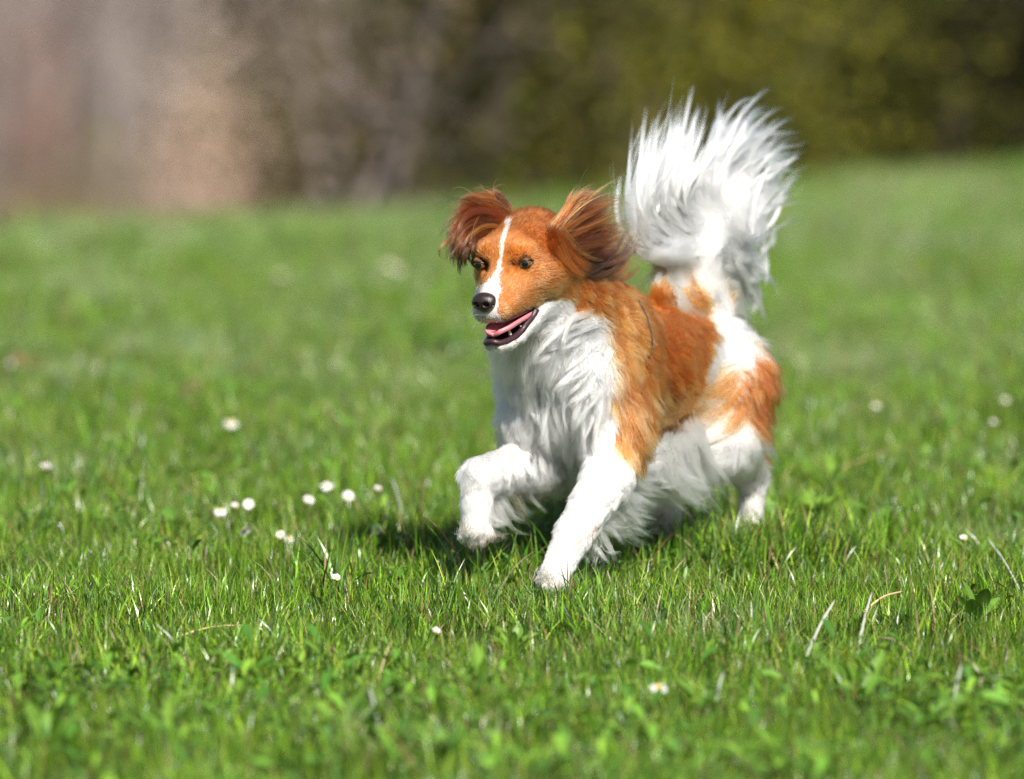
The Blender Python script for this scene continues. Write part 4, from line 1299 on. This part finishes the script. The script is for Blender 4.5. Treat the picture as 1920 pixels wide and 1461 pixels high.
def weed(u, v, kinds, n, sc, label, cat='weed', az0=0):
    sc *= .72 if v < 1250 else .80
    p = ground_at(u, v)
    root = empty('weed_plant', tuple(p)); tag(root, label, cat, 'broad-leaved weeds in the grass')
    r = np.random.default_rng(int(u * 7 + v))
    for i in range(n):
        o = link('leaf', LV[kinds[i % len(kinds)]], root)
        o.rotation_euler = (r.normal() * .2, -.25 - .6 * r.random(), az0 + 6.283 * i / n + r.normal() * .3)
        k = sc * (.75 + .5 * r.random()); o.scale = (k, k, k)
        o.location = (r.normal() * .004, r.normal() * .004, .004)
WD = [(1278, 1112, [3], 3, .55, 'upright lance-shaped leaf in front of the planted hind paw'),
      (1175, 1122, [0, 2], 6, 1.1, 'low light green rosette right of the lowest front paw'),
      (1520, 1010, [1], 10, 2.0, 'bright jagged dandelion rosette right of the hind paws'),
      (1465, 1000, [1, 0], 8, 1.6, 'yellow-green dandelion leaves just right of the trailing hind paw'),
      (1640, 1010, [2, 0], 8, 1.5, 'leafy green weed farther right than the dandelion rosettes'),
      (1690, 1190, [2], 9, 1.3, 'clump of round leaves by the straw on the right'),
      (1830, 1180, [2, 0], 9, 1.5, 'round-leaved weed at the right edge of the sharp grass'),
      (960, 1240, [0, 1], 8, 1.1, 'light green weed below the dog in the near grass'),
      (1085, 1210, [0], 6, .9, 'pointed-leaf weed under the lowest front paw'),
      (910, 1320, [3, 0], 7, 1.1, 'blurred leafy weed near the bottom middle'),
      (310, 1400, [1, 0], 9, 1.2, 'blurred yellow-green weed at the bottom left'),
      (40, 1060, [1, 0], 8, 1.1, 'pale rosette at the left edge by the brown leaf'),
      (90, 1420, [0, 3], 8, 1.2, 'blurred weed in the bottom left corner'),
      (640, 1400, [1, 3], 8, 1.1, 'blurred jagged weed at the bottom, left of centre'),
      (1330, 1350, [0, 1], 8, 1.1, 'blurred weed near the bottom right of the near daisy'),
      (1600, 1320, [0, 3], 8, 1.1, 'blurred weed in the near grass at lower right'),
      (1780, 1390, [1, 0], 8, 1.2, 'blurred weed in the bottom right corner'),
      (590, 1145, [2], 5, .75, 'small round-leaved weed in the sharp grass left of the shadow'),
      (1560, 930, [1, 0], 8, 1.8, 'softly blurred dandelion rosette behind the hind paws'),
      (1250, 1190, [2, 0], 6, .9, 'small leafy weed below the planted hind paw')]
for d_ in WD: weed(*d_)

# ------------------------------------------------------------------ dry straws, bent blades, dead leaves
M_STRAW = principled('dry_straw', (.50, .38, .20), .6, noise=.3, scale=300)
M_PALEB = principled('withered_blade', (.42, .44, .36), .4, noise=.2, scale=200)
M_DEAD = principled('dead_leaf', (.16, .075, .035), .8, noise=.4, scale=120)
def straw(a, b, h0, h1, r, mat, name, label, cat, sag=.006):
    P0 = ground_at(*a) + np.array([0, 0, h0]); P1 = ground_at(*b) + np.array([0, 0, h1])
    mid = (P0 + P1) / 2 + np.array([0, 0, sag])
    P = resample([P0, mid, P1], 14)
    rad = r * np.interp(np.linspace(0, 1, 14), [0, .9, 1], [1, .75, .25])
    rad[4] *= 1.35; rad[9] *= 1.3
    base = P0.copy(); P = P - base
    V, F = tube(P, rad, 7)
    if name == 'withered_blade':   # flat ribbon, thin but solid
        d = norm(P[-1] - P[0]); up_ = norm(np.cross(d, [0, 1, .3]))
        c = V[:14 * 7].reshape(14, 7, 3) - P[:, None]
        c = c - .72 * (c @ np.array([0, 1, .3]) / 1.044)[..., None] * np.array([0, 1, .3]) / 1.044
        V[:14 * 7] = (c + P[:, None]).reshape(-1, 3)
    o = link(name, mesh_np(name, V, F), None, mat); o.location = base
    tag(o, label, cat)
ST = [((1618, 1175), (1692, 1150), .02, .030, .0016, M_STRAW, 'straw', 'jointed yellow straw lying slanted in the sharp grass at right', 'straw'),
      ((1650, 1222), (1712, 1248), .018, .014, .0024, M_STRAW, 'straw', 'thick pale straw stub lying below the jointed yellow straw', 'straw'),
      ((1410, 1035), (1470, 1110), .05, .012, .0018, M_STRAW, 'straw', 'pale broken straw right of the hind paws', 'straw'),
      ((1505, 1262), (1565, 1195), .010, .050, .0026, M_PALEB, 'withered_blade', 'long grey-green bent blade with purple fold, middle right', 'grass blade'),
      ((1605, 1250), (1634, 1180), .010, .050, .0022, M_PALEB, 'withered_blade', 'pale bent blade crossing the jointed yellow straw', 'grass blade'),
      ((1410, 1225), (1408, 1175), .010, .035, .0020, M_PALEB, 'withered_blade', 'short silvery upright blade left of the long bent one', 'grass blade'),
      ((1782, 1370), (1802, 1320), .010, .05, .0020, M_PALEB, 'withered_blade', 'blurred silvery blade in the near grass at far right', 'grass blade'),
      ((1340, 1350), (1356, 1320), .010, .04, .0018, M_PALEB, 'withered_blade', 'blurred silvery blade right of the near daisy', 'grass blade'),
      ((715, 1400), (692, 1350), .010, .04, .0020, M_PALEB, 'withered_blade', 'blurred silvery blade at the bottom left of centre', 'grass blade'),
      ((1852, 1078), (1915, 1140), .05, .02, .0016, M_PALEB, 'withered_blade', 'mauve dry stalk at the right edge', 'grass blade'),
      ((320, 1215), (470, 1200), .012, .02, .0014, M_STRAW, 'straw', 'long thin straw lying flat in the sharp grass at left', 'straw'),
      ((735, 960), (755, 1005), .05, .03, .0016, M_PALEB, 'withered_blade', 'pale stalk leaning at the left tip of the shadow', 'grass blade'),
      ((850, 770), (905, 725), .02, .03, .0020, M_STRAW, 'straw', 'blurred straw leaning in the grass left of the chest', 'straw'),
      ((1580, 900), (1720, 860), .02, .02, .0016, M_STRAW, 'straw', 'blurred straw lying behind the dog at right', 'straw'),
      ((710, 1290), (735, 1260), .01, .04, .0012, M_STRAW, 'straw', 'thin upright straw in the near grass left of centre', 'straw')]
for s_ in ST: straw(*s_)

def dead_leaf(u, v, sc, label, n=5):
    p = ground_at(u, v); root = empty('dead_leaf', tuple(p)); tag(root, label, 'dead leaf')
    r = np.random.default_rng(int(u + v))
    for i in range(n):
        V = []; F = []
        a = r.random() * 6.28; d = np.array([math.cos(a), math.sin(a), .25 * r.random()]); s = np.array([-d[1], d[0], r.normal() * .4])
        o0 = np.array([r.normal() * .018, r.normal() * .018, .010 + .014 * r.random()]) * sc
        for k in range(6):
            t = k / 5; w_ = .012 * math.sin(math.pi * (t * .9 + .05))
            c = o0 + (d * .045 * (t - .5) + np.array([0, 0, .008 * math.sin(4 * t)])) * sc
            V += [c - s * w_ * sc, c + np.array([0, 0, -.003]), c + s * w_ * sc]
        for k in range(5):
            F += [[3 * k, 3 * k + 1, 3 * k + 4, 3 * k + 3], [3 * k + 1, 3 * k + 2, 3 * k + 5, 3 * k + 4]]
        link('leaf_fold', mesh_np('leaf_fold', np.array(V), np.array(F)), root, M_DEAD)
dead_leaf(256, 1085, .62, 'curled brown leaf on the grass at left', 3)
dead_leaf(50, 700, 1.0, 'blurred brown leaf patch at the left edge of the meadow', 7)
dead_leaf(355, 755, 1.0, 'blurred dark brown leaf patch in the left meadow', 7)
dead_leaf(1640, 625, 1.0, 'blurred reddish brown leaf patch behind the dog at right', 7)
dead_leaf(1320, 1035, .7, 'small brown leaf beside the planted hind paw', 3)
dead_leaf(1280, 1180, .6, 'small orange brown leaf below the planted hind paw', 3)
dead_leaf(780, 925, .7, 'small reddish leaf left of the lifted paw', 3)
# ------------------------------------------------------------------ background: shrubs at the field edge, bare wood in the valley
M_BARK = principled('bark', (.085, .066, .06), .9, noise=.35, scale=12)
M_TWIG = principled('bare_twigs', (.215, .172, .156), .9, noise=.2, scale=5)
M_TWIGD = principled('dark_twigs', (.125, .098, .072), .9, noise=.3, scale=8)
M_PALEBARK = principled('pale_bark', (.22, .19, .18), .9, noise=.25, scale=10)
M_BLEAF = leaf_mat('shrub_leaf', trans=.25, rough=.6, spec=.12, rand=.1)

def branch_skeleton(r, base, h, spread, n1, n2, n3, lean=.12, droop=0.0, rad=.05):
    """list of (polyline, r0, r1, order)"""
    out = []
    top = base + np.array([r.normal() * lean * h, r.normal() * lean * h, h])
    mid = (base + top) / 2 + np.array([r.normal(), r.normal(), 0]) * .04 * h
    tr = resample([base, mid, top], 10); out.append((tr, rad, rad * .25, 0))
    for i in range(n1):
        t = .12 + .86 * (i + r.random()) / n1
        p = tr[0] + 0; q = t * 9; k = int(min(q, 8)); p = lerp(tr[k], tr[k + 1], q - k)
        a = r.random() * 6.283; L = spread * (1.1 - .6 * t) * (.7 + .5 * r.random())
        d = np.array([math.cos(a), math.sin(a), .35 + .5 * r.random() - droop])
        e = p + d * L; m = p + d * L * .5 + np.array([0, 0, -.06 * L + .05 * r.normal() * L])
        b1 = resample([p, m, e], 7); out.append((b1, rad * .42 * (1.1 - .6 * t), rad * .08, 1))
        for j in range(n2):
            s = .25 + .75 * r.random(); k = int(min(s * 6, 5)); p2 = lerp(b1[k], b1[k + 1], s * 6 - k)
            d2 = norm(norm(d) + r.normal(size=3) * .65); L2 = L * .5 * (.6 + .6 * r.random())
            b2 = resample([p2, p2 + d2 * L2 * .5 + np.array([0, 0, .04 * L2 * r.normal()]), p2 + d2 * L2], 5)
            out.append((b2, rad * .14, rad * .04, 2))
            for q in range(n3):
                s = .2 + .8 * r.random(); k = int(min(s * 4, 3)); p3 = lerp(b2[k], b2[k + 1], s * 4 - k)
                d3 = norm(d2 + r.normal(size=3) * .8); L3 = L2 * .5 * (.5 + .7 * r.random())
                out.append((np.array([p3, p3 + d3 * L3 * .5 + r.normal(size=3) * .02 * L3, p3 + d3 * L3]), rad * .06, rad * .02, 3))
    return out

def tubes_mesh(name, items, mat, parent, n=(7, 5, 4, 3), kind=None):
    VV = []; Q = []; T = []; off = 0
    for (P, r0, r1, o) in items:
        V, F = tube(P, np.linspace(r0, r1, len(P)), n[o])
        VV.append(V); Q.append(F[0] + off); T.append(F[1] + off); off += len(V)
    ob = link(name, mesh_np(name, np.concatenate(VV), [np.concatenate(Q), np.concatenate(T)]), parent, mat)
    if kind: ob['kind'] = kind
    return ob

def leaf_cloud(name, pts, size, cols, parent, r, jitter=.05, ratio=.5):
    n = len(pts)
    c = pts + r.normal(size=(n, 3)) * jitter
    d = norm(r.normal(size=(n, 3)) + np.array([0, 0, -.2])); s = norm(np.cross(d, r.normal(size=(n, 3))))
    u_ = np.cross(d, s)
    L = size * (.6 + .8 * r.random((n, 1)))
    V = np.stack([c, c + d * L * .5 - s * L * ratio * .5 + u_ * L * .08, c + d * L, c + d * L * .5 + s * L * ratio * .5 + u_ * L * .08], 1).reshape(-1, 3)
    i = np.arange(n)[:, None] * 4
    F = np.concatenate([i + np.array([0, 1, 2]), i + np.array([0, 2, 3])])
    col = cols[r.integers(0, len(cols), n)] * (.7 + .6 * r.random((n, 1)))
    o = link(name, mesh_np(name, V, F, False, np.repeat(col, 4, 0)), parent, M_BLEAF); o['kind'] = 'stuff'
    return o

def shrub(x, y, h, spread, seed, cols, nleaf, label, cat='shrub', leaf=.045, stems=5, twig=M_TWIGD, name='shrub', group='shrubs along the field edge', zc=None):
    r = np.random.default_rng(seed)
    z = float(gz(x, y)); root = empty(name, (x, y, z)); tag(root, label, cat, group)
    items = []
    for k in range(stems):
        a = r.random() * 6.283; q = .22 * spread * r.random()
        items += branch_skeleton(r, np.array([math.cos(a) * q, math.sin(a) * q, -.1]), h * (.7 + .35 * r.random()), spread * .8, 7, 5, 4, lean=.25, rad=.022)
    trunk = [it for it in items if it[3] <= 0]; br = [it for it in items if it[3] > 0]
    for it in trunk: tubes_mesh('stem', [it], twig, root)
    tubes_mesh('branches', br, twig, root, kind='stuff')
    if nleaf:
        P = np.concatenate([it[0] for it in items if it[3] >= 1])
        # keep the low outer leaves: shrubs are leafy to the ground
        P = np.concatenate([P, np.stack([r.normal(size=2500) * spread * .5, r.normal(size=2500) * spread * .5, np.abs(r.normal(size=2500)) * h * .35], 1)])
        if zc: P = np.stack([r.normal(size=9000) * spread * .55, r.normal(size=9000) * spread * .55, (zc + .16 * r.normal(size=9000)) * h], 1)
        pk = P[r.integers(0, len(P), nleaf)]
        cl = sines(pk, 2.2, seed + 5)[:, 0]
        pk = pk[(cl > -.75) | (r.random(nleaf) < .35)]
        leaf_cloud('foliage', pk, leaf, cols, root, r, jitter=.05)
OLIVE = np.array([[.10, .115, .017], [.13, .14, .022], [.07, .085, .014], [.17, .165, .025]])
YELL = np.array([[.30, .27, .025], [.22, .21, .022], [.13, .14, .018], [.25, .19, .025]])
DARK = np.array([[.020, .022, .008], [.028, .027, .010], [.040, .032, .015], [.022, .018, .010]])
BRN = np.array([[.10, .075, .04], [.075, .07, .03], [.13, .095, .055]])
TAN = np.array([[.57, .44, .37], [.48, .37, .30], [.63, .50, .43]])
RED = np.array([[.42, .15, .09], [.36, .13, .08]])
SH = [(-.50, 1.0, 2.2, .60, 41, BRN, 2600, 'brown twiggy shrub with few leaves at the left end of the hedge', .04),
      (-.12, 1.0, 2.4, .62, 42, np.concatenate([BRN, OLIVE]), 10400, 'grey-brown shrub with drooping bare branches beside the olive shrub', .032),
      (.22, .9, 2.6, .65, 43, np.concatenate([YELL, OLIVE]), 19000, 'yellow-green leafy shrub in the middle of the hedge', .032),
      (.62, .9, 2.6, .65, 44, np.concatenate([OLIVE, YELL[:1]]), 19000, 'olive green shrub behind the raised tail', .032),
      (1.02, .9, 2.7, .65, 45, np.concatenate([OLIVE, DARK]), 19000, 'dark olive shrub right of the tail', .032),
      (1.42, .9, 2.7, .65, 46, DARK, 19000, 'dark brownish shrub near the right edge', .032),
      (1.85, .9, 2.8, .70, 47, DARK, 21000, 'almost black shrub at the right edge of the hedge', .032),
      (2.5, 1.0, 2.8, .8, 48, DARK, 18000, 'dark shrub past the right end of the picture', .032)]
for (x, dy, h, sp, sd, cols, nl, lab, lf_) in SH:
    y = float(crest(x)) + dy
    shrub(x, y, h, sp, sd, cols, nl, lab, leaf=lf_, twig=M_TWIG if x < -.4 else M_TWIGD)
# a second, darker row so that no light comes through
for i, x in enumerate(np.arange(.1, 3.6, .55)):
    y = float(crest(x)) + 2.3
    shrub(x + .1 * math.sin(i * 2.1), y, 3.0, .85, 70 + i, DARK if x > .7 else np.concatenate([OLIVE, BRN]), 7000,
          ['olive brown bush behind the yellow-green shrub', 'olive brown bush behind the tail shrub, second row', 'dark bush in the second row behind the tail', 'dark bush in the second row right of the tail',
           'dark bush in the second row near the right edge', 'dark bush in the second row at the right edge', 'dark bush in the second row beyond the picture'][i], leaf=.07, name='bush', cat='bush', group='bushes of the second row')

# bare wood in the valley
r_ = np.random.default_rng(77)
def bare_tree(x, y, h, seed, label, mat=M_TWIG, bark=M_BARK, leaves=None, nleaf=0, rad=.11, n=(9, 6, 5), first=.12, group='bare trees of the valley wood'):
    r = np.random.default_rng(seed)
    z = float(gz(x, y)); root = empty('bare_tree', (x, y, z)); tag(root, label, 'tree', group)
    it = branch_skeleton(r, np.array([0, 0, -.3]), h, h * .30, n[0], n[1], n[2], lean=.05, rad=rad)
    tubes_mesh('trunk', [q for q in it if q[3] == 0], bark, root)
    tubes_mesh('crown', [q for q in it if q[3] > 0], mat, root)
    if leaves is not None:
        P = np.concatenate([q[0] for q in it if q[3] >= 2])
        leaf_cloud('foliage', P[r.integers(0, len(P), nleaf)], .09, leaves, root, r, jitter=.12)
TL = ['slender grey bare tree at the left edge', 'leaning bare tree next to the left edge', 'pale-barked bare tree in the left part of the wood', 'mauve-grey bare tree behind the pale-barked one',
      'forked bare tree left of the sandy-leaved beech', 'dark-stemmed bare tree left of the beech', 'bare tree just behind the beech', 'tall bare tree right of the beech', 'bare tree where the wood meets the hedge', 'thin bare tree behind the hedge end']
k = 0
for (u, d) in ((20, 62), (110, 55), (215, 50), (265, 66), (300, 58), (345, 70), (430, 64), (505, 58), (575, 52), (640, 60)):
    x = (u - 960) / FPX * d; y = d - 7.8
    bare_tree(x, y, 7.5 + 2 * r_.random(), 200 + k, TL[k], mat=M_TWIG if k % 3 else M_TWIGD, bark=M_PALEBARK if k in (2, 6) else M_BARK, rad=.09 + .05 * r_.random()); k += 1
# low beech still carrying sandy leaves, and a reddish shrub
def low_tree(u, d, h, cols, seed, label, nleaf, sp, name, cat):
    x = (u - 960) / FPX * d; y = d - 7.8
    shrub(x, y, h, sp, seed, cols, nleaf, label, leaf=.08, twig=M_TWIG, stems=3, name=name, cat=cat, group='undergrowth of the valley wood', zc=.74)
low_tree(408, 46, 3.05, TAN, 301, 'young beech still carrying sandy dry leaves', 13000, .38, 'beech_sapling', 'tree')
low_tree(500, 50, 3.9, np.concatenate([TAN * .8, BRN * 2]), 302, 'pale dry sapling right of the sandy beech', 2600, .6, 'beech_sapling', 'tree')
low_tree(70, 52, 5.2, RED, 303, 'sapling with reddish dry leaves at far left', 260, .35, 'sapling', 'tree')
low_tree(180, 48, 3.0, BRN * 2.2, 304, 'low brown thicket under the pale-barked tree', 2600, .8, 'thicket', 'shrub')
low_tree(20, 50, 3.0, BRN * 2, 305, 'low brown thicket at the left edge', 2600, .8, 'thicket', 'shrub')
low_tree(300, 56, 3.6, BRN * 1.7, 306, 'dark low thicket left of the beech', 2600, .8, 'thicket', 'shrub')
low_tree(590, 46, 3.8, BRN * 1.6, 307, 'brown thicket at the foot of the hedge end', 3000, .8, 'thicket', 'shrub')

# the wood beyond, one mass of stems and twigs
VV = []; Q = []; T = []; off = 0
r = np.random.default_rng(88)
for i in range(340):
    y = 62 + 55 * r.random(); x = (r.random() - .62) * (18 + .42 * y)
    z = float(gz(x, y)); h = 6 + 5 * r.random()
    P = np.array([[x, y, z - .3], [x + r.normal() * .15, y, z + h * .5], [x + r.normal() * .3, y, z + h]])
    items = [(P, .07 + .09 * r.random(), .02, 1)]
    for j in range(16):
        t = .08 + .9 * r.random(); p = lerp(P[0], P[2], t); d = norm(np.array([r.normal(), r.normal(), .5 + .6 * r.random()])); L = .6 + 1.6 * r.random()
        items.append((np.array([p, p + d * L * .5 + r.normal(size=3) * .08, p + d * L]), .022, .006, 3))
        for q in range(2):
            d2 = norm(d + r.normal(size=3) * .6); p2 = p + d * L * (.3 + .6 * r.random())
            items.append((np.array([p2, p2 + d2 * L * .3, p2 + d2 * L * .6]), .012, .004, 3))
    for (P_, a, b, o) in items:
        V, F = tube(P_, np.linspace(a, b, len(P_)), 5 if o == 1 else 3)
        VV.append(V); Q.append(F[0] + off); T.append(F[1] + off); off += len(V)
o = link('far_woods', mesh_np('far_woods', np.concatenate(VV), [np.concatenate(Q), np.concatenate(T)]), None, M_TWIG)
tag(o, 'mass of bare mauve-brown trees on the far side of the valley', 'woods', kind='stuff')
